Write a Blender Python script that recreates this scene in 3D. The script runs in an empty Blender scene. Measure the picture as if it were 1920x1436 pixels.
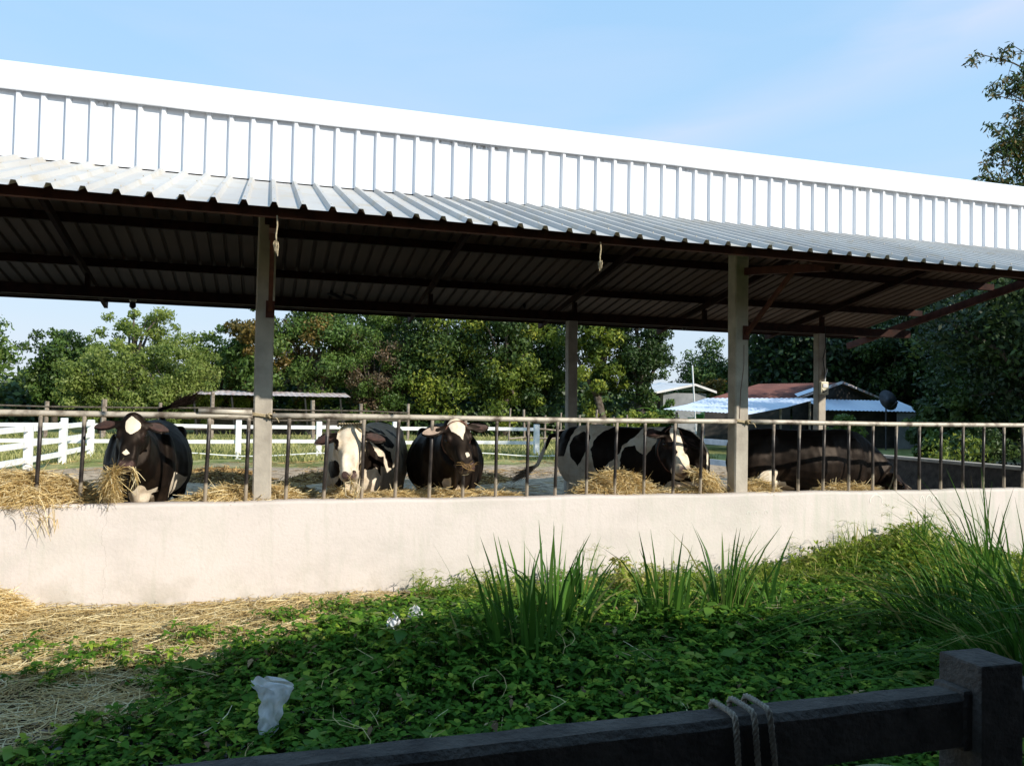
import bpy, bmesh, math, random
import numpy as np
from mathutils import Vector, Matrix

# ------------------------------------------------------------------ camera, sky, sun, exposure
SC = bpy.context.scene
COL = SC.collection
RES_X, RES_Y = 1024, 765
SC.render.resolution_x, SC.render.resolution_y = RES_X, RES_Y
yaw, pitch, roll, FPX = .2964, .029, .0175, 1519.9
cam_d = bpy.data.cameras.new("camera")
cam = bpy.data.objects.new("camera", cam_d)
COL.objects.link(cam)
cam_d.sensor_width = 36
cam_d.lens = 36 * FPX / 1920
cam_d.clip_start = .05
cam_d.clip_end = 3000
fw = Vector((math.sin(yaw) * math.cos(pitch), math.cos(yaw) * math.cos(pitch), math.sin(pitch)))
rt = Vector((math.cos(yaw), -math.sin(yaw), 0))
up = rt.cross(fw)
rt2 = rt * math.cos(roll) + up * math.sin(roll)
up2 = up * math.cos(roll) - rt * math.sin(roll)
M = Matrix.Identity(4)
for i in range(3):
    M[i][0], M[i][1], M[i][2] = rt2[i], up2[i], -fw[i]
M.translation = (0, 0, 1.6)
cam.matrix_world = M
SC.camera = cam

AZ = math.radians(38.5)                       # sun: to the right of and behind the camera
EL = math.atan(.71 * math.cos(AZ))
SUN = Vector((math.sin(AZ) * math.cos(EL), -math.cos(AZ) * math.cos(EL), math.sin(EL)))
sd = bpy.data.lights.new("sun", 'SUN')
sd.energy = 5.0
sd.angle = math.radians(.5)
sd.color = (1, .93, .82)
so = bpy.data.objects.new("sun", sd)
COL.objects.link(so)
so.rotation_euler = SUN.to_track_quat('Z', 'Y').to_euler()

world = bpy.data.worlds.new("World")
SC.world = world
world.use_nodes = True
wn, wl = world.node_tree.nodes, world.node_tree.links
wn.clear()
wo = wn.new('ShaderNodeOutputWorld')
bg = wn.new('ShaderNodeBackground')
sky = wn.new('ShaderNodeTexSky')
sky.sky_type = 'NISHITA'
sky.sun_disc = False
sky.sun_elevation = EL
sky.sun_rotation = math.atan2(SUN.x, SUN.y)
sky.air_density = 1.1
sky.dust_density = 1.2
sky.ozone_density = 1.6
bg.inputs[1].default_value = .145
# faint wisps of high cloud, laid out by direction
tc = wn.new('ShaderNodeTexCoord')
mp = wn.new('ShaderNodeMapping')
mp.inputs['Rotation'].default_value = (0, .55, .3)
mp.inputs['Scale'].default_value = (1.2, 1.2, 7)
nz = wn.new('ShaderNodeTexNoise')
nz.inputs['Scale'].default_value = 1.7
nz.inputs['Detail'].default_value = 7
nz.inputs['Distortion'].default_value = .35
cr = wn.new('ShaderNodeValToRGB')
cr.color_ramp.elements[0].position = .50
cr.color_ramp.elements[0].color = (0, 0, 0, 1)
cr.color_ramp.elements[1].position = .85
cr.color_ramp.elements[1].color = (.22, .22, .22, 1)
mx = wn.new('ShaderNodeMixRGB')
mx.inputs[2].default_value = (5.6, 5.6, 6.8, 1)
wl.new(tc.outputs['Generated'], mp.inputs[0])
wl.new(mp.outputs[0], nz.inputs[0])
wl.new(nz.outputs[0], cr.inputs[0])
# pale tropical haze over the clear sky: strongest at the horizon
sx = wn.new('ShaderNodeSeparateXYZ')
hz = wn.new('ShaderNodeValToRGB')
hz.color_ramp.elements[0].position = .0
hz.color_ramp.elements[0].color = (.70, .77, .86, 1)
hz.color_ramp.elements[1].position = .62
hz.color_ramp.elements[1].color = (.315, .60, .96, 1)
e_ = hz.color_ramp.elements.new(.22); e_.color = (.49, .73, .97, 1)
sc8 = wn.new('ShaderNodeVectorMath'); sc8.operation = 'SCALE'; sc8.inputs[3].default_value = 7.1
mh = wn.new('ShaderNodeMixRGB'); mh.inputs[0].default_value = .88
wl.new(tc.outputs['Generated'], sx.inputs[0])
wl.new(sx.outputs[2], hz.inputs[0])
wl.new(hz.outputs[0], sc8.inputs[0])
wl.new(sky.outputs[0], mh.inputs[1])
wl.new(sc8.outputs[0], mh.inputs[2])
# one long faint streak of cloud rising to the right
def wmath(op, a, b=None, clamp=False):
    n_ = wn.new('ShaderNodeMath'); n_.operation = op; n_.use_clamp = clamp
    for i_, v_ in ((0, a), (1, b)):
        if v_ is None: continue
        if hasattr(v_, 'links'): wl.new(v_, n_.inputs[i_])
        else: n_.inputs[i_].default_value = v_
    return n_.outputs[0]
def wdot(v_):
    n_ = wn.new('ShaderNodeVectorMath'); n_.operation = 'DOT_PRODUCT'; n_.inputs[1].default_value = v_
    wl.new(tc.outputs['Generated'], n_.inputs[0]); return n_.outputs['Value']
across = wmath('ABSOLUTE', wmath('ADD', wdot((0.3974, 0.1237, -0.9093)), wmath('MULTIPLY', wmath('SUBTRACT', nz.outputs[0], .5), .10)))
band = wmath('SUBTRACT', 1.0, wmath('MULTIPLY', across, 22.0), True)
along = wmath('MULTIPLY', wmath('SUBTRACT', wdot((0.6057, 0.7091, 0.3611)), .90), 12.0, True)
streak = wmath('MULTIPLY', wmath('MULTIPLY', band, along), wmath('MULTIPLY', nz.outputs[0], .55))
fac_c = wmath('ADD', cr.outputs[0], streak, True)
wl.new(fac_c, mx.inputs[0])
wl.new(mh.outputs[0], mx.inputs[1])
wl.new(mx.outputs[0], bg.inputs[0])
wl.new(bg.outputs[0], wo.inputs[0])

SC.view_settings.view_transform = 'Standard'
SC.view_settings.look = 'None'
SC.view_settings.exposure = .09
SC.view_settings.gamma = 1
SC.cycles.max_bounces = 6
SC.cycles.transparent_max_bounces = 8
SC.cycles.use_denoising = True

RNG = np.random.default_rng(7)
R = random.Random(5)

# ------------------------------------------------------------------ helpers
def tag(o, label=None, cat=None, group=None, kind=None):
    if label: o['label'] = label
    if cat: o['category'] = cat
    if group: o['group'] = group
    if kind: o['kind'] = kind
    return o

def empty(name, loc=(0, 0, 0), rz=0.0):
    o = bpy.data.objects.new(name, None)
    o.empty_display_size = .1
    COL.objects.link(o)
    o.location = loc
    o.rotation_euler = (0, 0, rz)
    return o

def link(name, me, mat, parent=None, smooth=False):
    o = bpy.data.objects.new(name, me)
    COL.objects.link(o)
    if mat is not None and len(me.materials) == 0:
        me.materials.append(mat)
    if parent is not None:
        o.parent = parent
    if smooth:
        me.polygons.foreach_set('use_smooth', [True] * len(me.polygons))
    return o

def copy_tree(o, parent=None):
    c = o.copy()
    COL.objects.link(c)
    if parent is not None:
        c.parent = parent
    for ch in [k for k in bpy.data.objects if k.parent == o]:
        copy_tree(ch, c)
    return c

class MB:
    def __init__(s):
        s.v, s.f = [], []
    def add(s, vs, fs):
        b = len(s.v)
        s.v += [tuple(v) for v in vs]
        s.f += [tuple(i + b for i in f) for f in fs]
        return s
    def box(s, x0, x1, y0, y1, z0, z1, ch=0):
        if ch <= 0:
            vs = [(x, y, z) for x in (x0, x1) for y in (y0, y1) for z in (z0, z1)]
            fs = [(0, 1, 3, 2), (4, 6, 7, 5), (0, 4, 5, 1), (2, 3, 7, 6), (0, 2, 6, 4), (1, 5, 7, 3)]
            return s.add(vs, fs)
        bm = bmesh.new()
        bmesh.ops.create_cube(bm, size=1)
        for v in bm.verts:
            v.co = Vector(((x0 + x1) / 2 + v.co.x * (x1 - x0), (y0 + y1) / 2 + v.co.y * (y1 - y0), (z0 + z1) / 2 + v.co.z * (z1 - z0)))
        bmesh.ops.bevel(bm, geom=bm.edges[:], offset=ch, segments=2, affect='EDGES', profile=.6)
        bm.verts.index_update()
        s.add([v.co.copy() for v in bm.verts], [[v.index for v in f.verts] for f in bm.faces])
        bm.free()
        return s
    def bar(s, a, b, w, h, upv=(0, 0, 1)):
        a, b = Vector(a), Vector(b)
        d = (b - a).normalized()
        u = Vector(upv)
        if abs(d.dot(u)) > .98: u = Vector((1, 0, 0))
        sd_ = d.cross(u).normalized()
        u = sd_.cross(d).normalized()
        vs = []
        for p in (a, b):
            for i, j in ((-1, -1), (1, -1), (1, 1), (-1, 1)):
                vs.append(p + sd_ * i * w / 2 + u * j * h / 2)
        return s.add(vs, [(0, 3, 2, 1), (4, 5, 6, 7), (0, 1, 5, 4), (1, 2, 6, 5), (2, 3, 7, 6), (3, 0, 4, 7)])
    def tube(s, pts, r, n=8, cap=True):
        pts = [Vector(p) for p in pts]
        m = len(pts)
        rs = r if isinstance(r, (list, tuple)) else [r] * m
        prev = None
        vs = []
        for i, p in enumerate(pts):
            d = (pts[min(i + 1, m - 1)] - pts[max(i - 1, 0)])
            if d.length < 1e-9: d = Vector((0, 0, 1))
            d.normalize()
            if prev is None:
                u = Vector((0, 0, 1)) if abs(d.z) < .9 else Vector((1, 0, 0))
            else:
                u = prev
            sd_ = d.cross(u)
            if sd_.length < 1e-6: sd_ = d.cross(Vector((.3, 1, .2)))
            sd_.normalize()
            u = sd_.cross(d).normalized()
            prev = u
            for k in range(n):
                a = 2 * math.pi * k / n
                vs.append(p + (sd_ * math.cos(a) + u * math.sin(a)) * rs[i])
        fs = []
        for i in range(m - 1):
            for k in range(n):
                a, b = i * n + k, i * n + (k + 1) % n
                fs.append((a, b, b + n, a + n))
        if cap:
            fs.append(tuple(range(n))[::-1])
            fs.append(tuple((m - 1) * n + k for k in range(n)))
        return s.add(vs, fs)
    def lathe(s, prof, n=12, c=(0, 0, 0)):
        vs = []
        for r, z in prof:
            for k in range(n):
                a = 2 * math.pi * k / n
                vs.append((c[0] + r * math.cos(a), c[1] + r * math.sin(a), c[2] + z))
        fs = []
        for i in range(len(prof) - 1):
            for k in range(n):
                a, b = i * n + k, i * n + (k + 1) % n
                fs.append((a, b, b + n, a + n))
        fs.append(tuple(range(n))[::-1])
        fs.append(tuple((len(prof) - 1) * n + k for k in range(n)))
        return s.add(vs, fs)
    def mesh(s, name):
        me = bpy.data.meshes.new(name)
        me.from_pydata(s.v, [], s.f)
        me.update()
        return me
    def build(s, name, mat, parent=None, smooth=False):
        return link(name, s.mesh(name), mat, parent, smooth)

def ribbons(P, Wd, side=None, tint=None):
    """many thin strips: P (n,k,3) centre lines, Wd (n,k) widths -> verts, quads, tint"""
    P = np.asarray(P, float)
    n, k, _ = P.shape
    if side is None:
        d = P[:, -1] - P[:, 0]
        d /= np.linalg.norm(d, axis=1, keepdims=True) + 1e-9
        rv = RNG.normal(size=(n, 3))
        side = np.cross(d, rv)
    side = side / (np.linalg.norm(side, axis=-1, keepdims=True) + 1e-9)
    if side.ndim == 2: side = side[:, None, :]
    Wd = np.broadcast_to(Wd, (n, k))
    A = P - side * Wd[..., None] / 2
    B = P + side * Wd[..., None] / 2
    V = np.stack([A, B], axis=2).reshape(-1, 3)
    base = (np.arange(n) * k * 2)[:, None] + (np.arange(k - 1) * 2)[None, :]
    F = np.stack([base, base + 1, base + 3, base + 2], axis=-1).reshape(-1, 4)
    if tint is None: tint = RNG.random(n)
    T = np.repeat(tint, k * 2)
    return V, F, T

def arr_mesh(name, parts):
    Vs, Fs, Ts, o = [], [], [], 0
    for V, F, T in parts:
        Vs.append(V); Fs.append(F + o); Ts.append(T); o += len(V)
    V, F, T = np.concatenate(Vs), np.concatenate(Fs), np.concatenate(Ts)
    me = bpy.data.meshes.new(name)
    me.vertices.add(len(V))
    me.vertices.foreach_set('co', V.astype(np.float32).ravel())
    me.loops.add(F.size)
    me.loops.foreach_set('vertex_index', F.astype(np.int32).ravel())
    me.polygons.add(len(F))
    me.polygons.foreach_set('loop_start', np.arange(0, F.size, 4, dtype=np.int32))
    me.update(calc_edges=True)
    at = me.attributes.new('tint', 'FLOAT', 'POINT')
    at.data.foreach_set('value', T.astype(np.float32))
    me.validate()
    return me

def grid_part(V, F, t):
    return (np.array(V, float), np.array(F, int), np.full(len(V), t))

# ------------------------------------------------------------------ materials
def nodes_of(name):
    m = bpy.data.materials.new(name)
    m.use_nodes = True
    nt = m.node_tree
    p = nt.nodes['Principled BSDF']
    return m, nt, p

def ramp(nt, fac, stops):
    r_ = nt.nodes.new('ShaderNodeValToRGB')
    e = r_.color_ramp.elements
    while len(e) < len(stops): e.new(.5)
    for el, (pos, c) in zip(e, stops):
        el.position = pos
        el.color = (*c, 1)
    nt.links.new(fac, r_.inputs[0])
    return r_.outputs[0]

def noise(nt, scale, detail=5, vec=None, rough=.55, dist=0):
    n = nt.nodes.new('ShaderNodeTexNoise')
    n.inputs['Scale'].default_value = scale
    n.inputs['Detail'].default_value = detail
    n.inputs['Roughness'].default_value = rough
    n.inputs['Distortion'].default_value = dist
    if vec is None:
        t = nt.nodes.new('ShaderNodeTexCoord')
        vec = t.outputs['Object']
    nt.links.new(vec, n.inputs['Vector'])
    return n.outputs[0]

def objvec(nt, scale=(1, 1, 1), rot=(0, 0, 0)):
    t = nt.nodes.new('ShaderNodeTexCoord')
    m_ = nt.nodes.new('ShaderNodeMapping')
    m_.inputs['Scale'].default_value = scale
    m_.inputs['Rotation'].default_value = rot
    nt.links.new(t.outputs['Object'], m_.inputs[0])
    return m_.outputs[0]

def mixc(nt, fac, a, b, mode='MIX'):
    m_ = nt.nodes.new('ShaderNodeMixRGB')
    m_.blend_type = mode
    for i, v in ((0, fac), (1, a), (2, b)):
        if hasattr(v, 'is_output') or hasattr(v, 'links'):
            nt.links.new(v, m_.inputs[i])
        elif i == 0: m_.inputs[0].default_value = v
        else: m_.inputs[i].default_value = (*v, 1)
    return m_.outputs[0]

def math_n(nt, op, a, b=None, clamp=False):
    m_ = nt.nodes.new('ShaderNodeMath')
    m_.operation = op
    m_.use_clamp = clamp
    for i, v in ((0, a), (1, b)):
        if v is None: continue
        if hasattr(v, 'links'): nt.links.new(v, m_.inputs[i])
        else: m_.inputs[i].default_value = v
    return m_.outputs[0]

def bump(nt, p, h, strength=.3, dist=.02):
    b = nt.nodes.new('ShaderNodeBump')
    b.inputs['Strength'].default_value = strength
    b.inputs['Distance'].default_value = dist
    nt.links.new(h, b.inputs['Height'])
    nt.links.new(b.outputs[0], p.inputs['Normal'])

def simple(name, c1, c2, scale=6, rough=.7, metal=0, bmp=.2, bd=.01, lo=.35, hi=.65, spec=.5, detail=6):
    m, nt, p = nodes_of(name)
    n = noise(nt, scale, detail)
    nt.links.new(ramp(nt, n, [(lo, c1), (hi, c2)]), p.inputs['Base Color'])
    p.inputs['Roughness'].default_value = rough
    p.inputs['Metallic'].default_value = metal
    p.inputs['Specular IOR Level'].default_value = spec
    if bmp: bump(nt, p, noise(nt, scale * 5, 4), bmp, bd)
    return m

def leafmat(name, dark, light, transl=.35, extra=None, rough=.5, spec=.35):
    """green by the leaf's own tint; some light passes through"""
    m, nt, p = nodes_of(name)
    a = nt.nodes.new('ShaderNodeAttribute')
    a.attribute_name = 'tint'
    stops = [(0, dark), (.8, light)] if extra is None else [(0, dark), (.6, light), (.95, extra)]
    c = ramp(nt, a.outputs['Fac'], stops)
    nt.links.new(c, p.inputs['Base Color'])
    p.inputs['Roughness'].default_value = rough
    p.inputs['Specular IOR Level'].default_value = spec
    tr = nt.nodes.new('ShaderNodeBsdfTranslucent')
    nt.links.new(c, tr.inputs[0])
    ms = nt.nodes.new('ShaderNodeMixShader')
    ms.inputs[0].default_value = transl
    nt.links.new(p.outputs[0], ms.inputs[1])
    nt.links.new(tr.outputs[0], ms.inputs[2])
    nt.links.new(ms.outputs[0], nt.nodes['Material Output'].inputs[0])
    return m

MAT = {}
# painted feed wall: cream plaster with stains, drips and hair cracks
m, nt, p = nodes_of('cream_plaster')
n1 = noise(nt, 1.1, 8, objvec(nt, (1, 1, 1.6)), .62)
n2 = noise(nt, 2.3, 6, objvec(nt, (6, 1, .6)), .6)
n3 = noise(nt, 26, 6)
c = ramp(nt, n1, [(.3, (.57, .52, .475)), (.5, (.68, .61, .565)), (.72, (.72, .65, .605))])
c = mixc(nt, ramp(nt, n2, [(.52, (0, 0, 0)), (.72, (.6, .6, .6))]), c, (.57, .54, .47))
c = mixc(nt, ramp(nt, noise(nt, .55, 9, None, .7), [(.50, (0, 0, 0)), (.53, (.35, .35, .35)), (.6, (0, 0, 0))]), c, (.60, .57, .50))
geo = nt.nodes.new('ShaderNodeNewGeometry')
sep = nt.nodes.new('ShaderNodeSeparateXYZ')
nt.links.new(geo.outputs['Position'], sep.inputs[0])
X, Y, Z = sep.outputs
# damp and moss near the foot, and below the top at the right
foot = math_n(nt, 'SUBTRACT', .30, Z)
foot = math_n(nt, 'MULTIPLY', foot, 3.2, True)
foot = math_n(nt, 'MULTIPLY', foot, ramp(nt, noise(nt, 3.4, 8), [(.5, (0, 0, 0)), (.62, (1, 1, 1))]))
c = mixc(nt, math_n(nt, 'MULTIPLY', foot, .55), c, (.36, .33, .25))
rgt = math_n(nt, 'MULTIPLY', math_n(nt, 'SUBTRACT', X, 3.3), .35, True)
rgt = math_n(nt, 'MULTIPLY', rgt, ramp(nt, n2, [(.4, (0, 0, 0)), (.65, (1, 1, 1))]))
c = mixc(nt, math_n(nt, 'MULTIPLY', rgt, .5), c, (.52, .53, .45))
c = mixc(nt, ramp(nt, n3, [(.3, (.22, .22, .22)), (.45, (0, 0, 0))]), c, (.5, .45, .38))
# hair cracks running down the plaster
for cx, sc_, thr in ((-1.13, .13, .0017), (3.35, .06, .0011), (6.9, .05, .0012)):
    wob = noise(nt, 2.6, 7, objvec(nt, (.001, .001, 1)), .65)
    dx = math_n(nt, 'SUBTRACT', X, cx)
    dx = math_n(nt, 'SUBTRACT', dx, math_n(nt, 'MULTIPLY', math_n(nt, 'SUBTRACT', wob, .5), sc_ * 2.5))
    on = math_n(nt, 'LESS_THAN', math_n(nt, 'ABSOLUTE', dx), thr)
    c = mixc(nt, math_n(nt, 'MULTIPLY', on, .38), c, (.3, .26, .2))
nt.links.new(c, p.inputs['Base Color'])
p.inputs['Roughness'].default_value = .85
bump(nt, p, math_n(nt, 'ADD', noise(nt, 40, 5), math_n(nt, 'MULTIPLY', n1, 3)), .25, .01)
MAT['plaster'] = m

MAT['concrete'] = simple('grey_concrete', (.36, .32, .265), (.52, .47, .39), 5, .9, 0, .35, .01)
MAT['old_concrete'] = simple('weathered_dark_concrete', (.042, .034, .029), (.115, .098, .082), 9, .92, 0, .7, .02, .3, .7)
MAT['rust_steel'] = simple('red_oxide_steel', (.055, .018, .013), (.105, .036, .024), 8, .7, 0, .15, .004, spec=.2)
MAT['dark_steel'] = simple('dark_steel', (.020, .010, .008), (.045, .018, .012), 9, .75, 0, .15, .004, spec=.12)
MAT['white_paint'] = simple('white_fence_paint', (.60, .60, .56), (.82, .82, .79), 5, .7, 0, .25, .006, .25, .5)
MAT['grey_paint'] = simple('grey_fence_paint', (.42, .46, .50), (.6, .64, .68), 5, .7, 0, .25, .006)
MAT['rail_paint'] = simple('worn_cream_pipe', (.14, .11, .085), (.56, .51, .43), 7, .5, .1, .2, .003, .34, .52)
MAT['rope'] = simple('straw_rope', (.34, .27, .16), (.55, .46, .30), 60, .9, 0, .6, .004)
MAT['grey_rope'] = simple('grey_rope', (.26, .22, .17), (.42, .36, .28), 60, .9, 0, .6, .004)
MAT['brown_rope'] = simple('brown_rope', (.14, .06, .04), (.25, .12, .08), 60, .9, 0, .5, .004)
MAT['plastic'] = simple('white_plastic', (.6, .62, .66), (.8, .81, .83), 12, .35, 0, .4, .01)
MAT['old_plastic'] = simple('yellowed_plastic', (.58, .53, .38), (.70, .65, .48), 12, .4, 0, .1, .003)
MAT['black'] = simple('black_matter', (.008, .008, .008), (.02, .018, .016), 20, .5, 0, .2, .003)
MAT['bark'] = simple('bark', (.06, .045, .032), (.16, .13, .10), 7, .95, 0, .8, .05)
MAT['wood'] = simple('old_wood', (.16, .12, .09), (.36, .30, .24), 7, .9, 0, .5, .01)
MAT['dark_wall'] = simple('dark_board', (.03, .028, .025), (.07, .06, .05), 3, .9)  # plain dark board colour for walls
MAT['grey_wall'] = simple('grey_render', (.20, .21, .22), (.30, .31, .32), 2, .9)
MAT['dish'] = simple('dish_grey', (.03, .03, .035), (.06, .06, .07), 6, .5)
MAT['soil'] = simple('soil', (.05, .035, .025), (.12, .085, .06), 4, 1, 0, .6, .03)

# bars: bare dark steel worn by the cows, paint left at top and foot
m, nt, p = nodes_of('worn_bar')
geo = nt.nodes.new('ShaderNodeNewGeometry')
sep = nt.nodes.new('ShaderNodeSeparateXYZ')
nt.links.new(geo.outputs['Position'], sep.inputs[0])
zz = sep.outputs[2]
nn = noise(nt, 5, 6, objvec(nt, (1, 1, 1)))
zt = math_n(nt, 'ADD', zz, math_n(nt, 'MULTIPLY', math_n(nt, 'SUBTRACT', nn, .5), .5))
wear = ramp(nt, zt, [(.87, (1, 1, 1)), (.93, (0, 0, 0)), (.999, (0, 0, 0))])
wt = ramp(nt, math_n(nt, 'SUBTRACT', zt, .5), [(.88, (0, 0, 0)), (.97, (1, 1, 1))])
c = ramp(nt, noise(nt, 11, 6), [(.35, (.016, .012, .011)), (.6, (.045, .036, .031)), (.78, (.10, .075, .06))])
c = mixc(nt, wear, c, (.45, .38, .29))
c = mixc(nt, wt, c, (.36, .31, .25))
nt.links.new(c, p.inputs['Base Color'])
p.inputs['Roughness'].default_value = .42
p.inputs['Metallic'].default_value = .15
bump(nt, p, noise(nt, 50, 4), .2, .003)
MAT['bar'] = m

def sheetmat(name, c1, c2, rough, dirt, dcol, metal=.0):
    m, nt, p = nodes_of(name)
    n = noise(nt, 1.3, 7, objvec(nt, (1, .35, .35)))
    c = ramp(nt, n, [(.35, c1), (.62, c2)])
    d = noise(nt, 3.1, 9, None, .7)
    c = mixc(nt, ramp(nt, d, [(dirt, (0, 0, 0)), (dirt + .12, (.8, .8, .8))]), c, dcol)
    if name == 'white_metal_sheet':
        g_ = nt.nodes.new('ShaderNodeNewGeometry'); s_ = nt.nodes.new('ShaderNodeSeparateXYZ')
        nt.links.new(g_.outputs['Position'], s_.inputs[0])
        hi = math_n(nt, 'MULTIPLY', math_n(nt, 'SUBTRACT', s_.outputs[2], 4.02), 28, True)
        lo_ = math_n(nt, 'LESS_THAN', s_.outputs[2], 4.073)
        pat = ramp(nt, noise(nt, .9, 3, objvec(nt, (1, .01, .01))), [(.52, (0, 0, 0)), (.60, (1, 1, 1))])
        sp = ramp(nt, noise(nt, 38, 5, objvec(nt, (1, 1, .4))), [(.48, (0, 0, 0)), (.56, (1, 1, 1))])
        gm_ = math_n(nt, 'MULTIPLY', math_n(nt, 'MULTIPLY', hi, lo_), math_n(nt, 'MULTIPLY', pat, sp))
        c = mixc(nt, math_n(nt, 'MULTIPLY', gm_, .8), c, (.16, .14, .11))
        st_ = ramp(nt, noise(nt, 2.2, 6, objvec(nt, (5, 1, .35))), [(.56, (0, 0, 0)), (.75, (.45, .45, .45))])
        c = mixc(nt, st_, c, (.60, .63, .66))
    nt.links.new(c, p.inputs['Base Color'])
    p.inputs['Roughness'].default_value = rough
    p.inputs['Metallic'].default_value = metal
    bump(nt, p, noise(nt, 1.6, 4, objvec(nt, (1, .5, .5))), .12, .05)
    return m
MAT['white_sheet'] = sheetmat('white_metal_sheet', (.72, .745, .78), (.80, .81, .82), .3, .72, (.5, .48, .42))
MAT['canopy_sheet'] = sheetmat('dusty_metal_sheet', (.45, .43, .40), (.56, .54, .50), .6, .52, (.46, .40, .31))
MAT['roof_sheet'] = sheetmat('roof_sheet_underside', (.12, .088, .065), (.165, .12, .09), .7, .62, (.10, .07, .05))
MAT['blue_sheet'] = sheetmat('pale_zinc_sheet', (.50, .56, .66), (.60, .66, .74), .4, .7, (.4, .42, .45))
MAT['rust_sheet'] = sheetmat('rusty_zinc_sheet', (.085, .030, .022), (.16, .06, .042), .85, .60, (.30, .21, .17))
MAT['patchy_sheet'] = sheetmat('part_rusted_sheet', (.55, .50, .48), (.68, .64, .62), .7, .47, (.26, .09, .06))
MAT['white_roof'] = sheetmat('plain_light_roof', (.62, .60, .58), (.75, .73, .70), .6, .6, (.5, .4, .34))

# straw, grass, leaves
MAT['straw'] = leafmat('straw', (.46, .31, .115), (.80, .63, .30), .2, (.88, .78, .52), .65)
MAT['ground_straw'] = leafmat('trodden_straw', (.42, .29, .11), (.76, .60, .29), .15, (.86, .76, .48), .65)
MAT['dung_straw'] = leafmat('dirty_straw', (.12, .07, .03), (.42, .26, .09), .1, (.55, .36, .14), .8)
MAT['creeper'] = leafmat('creeper_leaf', (.026, .088, .010), (.12, .27, .028), .38, (.40, .52, .06), .6, .18)
MAT['blade'] = leafmat('grass_blade', (.03, .090, .012), (.10, .23, .030), .35, (.42, .38, .14), .55, .2)
MAT['meadow'] = leafmat('meadow_grass', (.10, .14, .03), (.38, .37, .13), .3, (.58, .52, .25), .7)
MAT['weed'] = leafmat('weed_leaf', (.11, .20, .025), (.36, .47, .065), .5, (.66, .58, .22), .5)
MAT['coat_hair'] = simple('tail_hair', (.07, .035, .02), (.20, .11, .065), 20, .8)
MAT['pale_hair'] = simple('pale_tail_hair', (.20, .13, .09), (.52, .40, .28), 20, .8)

# ground: dry trodden dirt in the pen, grass beyond, dark soil by the walk
m, nt, p = nodes_of('ground')
geo = nt.nodes.new('ShaderNodeNewGeometry')
sep = nt.nodes.new('ShaderNodeSeparateXYZ')
nt.links.new(geo.outputs['Position'], sep.inputs[0])
gv = geo.outputs['Position']
big = noise(nt, .45, 8, gv, .62)
fine = noise(nt, 5.5, 9, gv, .72)
dirt = ramp(nt, fine, [(.32, (.10, .07, .045)), (.46, (.36, .27, .18)), (.66, (.60, .46, .32))])
grass = ramp(nt, noise(nt, .8, 9, gv, .7), [(.36, (.10, .135, .035)), (.5, (.27, .27, .09)), (.66, (.42, .38, .17))])
yy = math_n(nt, 'ADD', sep.outputs[1], math_n(nt, 'MULTIPLY', math_n(nt, 'SUBTRACT', big, .5), 7))
gm = math_n(nt, 'MULTIPLY', math_n(nt, 'SUBTRACT', yy, 20.6), .8, True)
# under and behind the shed: roof shade put into the dung-brown floor colour
shade_floor = math_n(nt, 'MULTIPLY', math_n(nt, 'SUBTRACT', 14.6, math_n(nt, 'ADD', sep.outputs[1], math_n(nt, 'MULTIPLY', math_n(nt, 'SUBTRACT', big, .5), 4))), .9, True)
dirt = mixc(nt, shade_floor, dirt, ramp(nt, fine, [(.34, (.030, .020, .013)), (.5, (.085, .055, .035)), (.68, (.19, .13, .08))]))
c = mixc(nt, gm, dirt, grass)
soil = ramp(nt, fine, [(.35, (.03, .022, .016)), (.6, (.10, .075, .055)), (.75, (.20, .16, .13))])
sm = math_n(nt, 'LESS_THAN', sep.outputs[1], 6.9)
c = mixc(nt, sm, c, soil)
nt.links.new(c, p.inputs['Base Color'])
p.inputs['Roughness'].default_value = 1
p.inputs['Specular IOR Level'].default_value = .1
bump(nt, p, fine, .8, .08)
MAT['ground'] = m

# ------------------------------------------------------------------ ground
def gz(x, y):
    """height of the ground outside the wall (a low bank at the right)"""
    b = 0.
    if y < 6.87:
        b = .22 * math.exp(-((x - 6.2) / 1.6) ** 2 - ((y - 6.4) / .6) ** 2)
    return b
xs = [-900, -300, -80, -30] + list(np.arange(-12, 16.01, .35)) + [25, 40, 80, 300, 900]
ys = [-600, -60, -10] + list(np.arange(-1, 26.01, .35)) + [30, 40, 60, 120, 400, 1600]
V, F = [], []
for j, y in enumerate(ys):
    for i, x in enumerate(xs):
        n = 0
        if 8 < y < 26 and -12 < x < 16:
            n = .03 * (math.sin(x * 2.1 + y) + math.sin(y * 1.7 - x * 1.3) + math.sin(x * 4.1 - y * 3.3) * .5)
        V.append((x, y, gz(x, y) + n))
for j in range(len(ys) - 1):
    for i in range(len(xs) - 1):
        a = j * len(xs) + i
        F.append((a, a + 1, a + 1 + len(xs), a + len(xs)))
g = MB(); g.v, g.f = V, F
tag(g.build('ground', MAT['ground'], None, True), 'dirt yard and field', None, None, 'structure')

# ------------------------------------------------------------------ cattle shed
S = 4.523
RIB = .181
XL, XR = -6.33, 10.98
shed = empty('cattle_shed', (0, 7, 0))
tag(shed, 'open cattle shed with white ribbed metal roof on concrete posts', 'shed')
def in_shed(o):
    o.location = Vector(o.location) - Vector((0, 7, 0))
    return o
def local(mb):
    mb.v = [(x, y - 7, z) for x, y, z in mb.v]
    return mb

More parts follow.
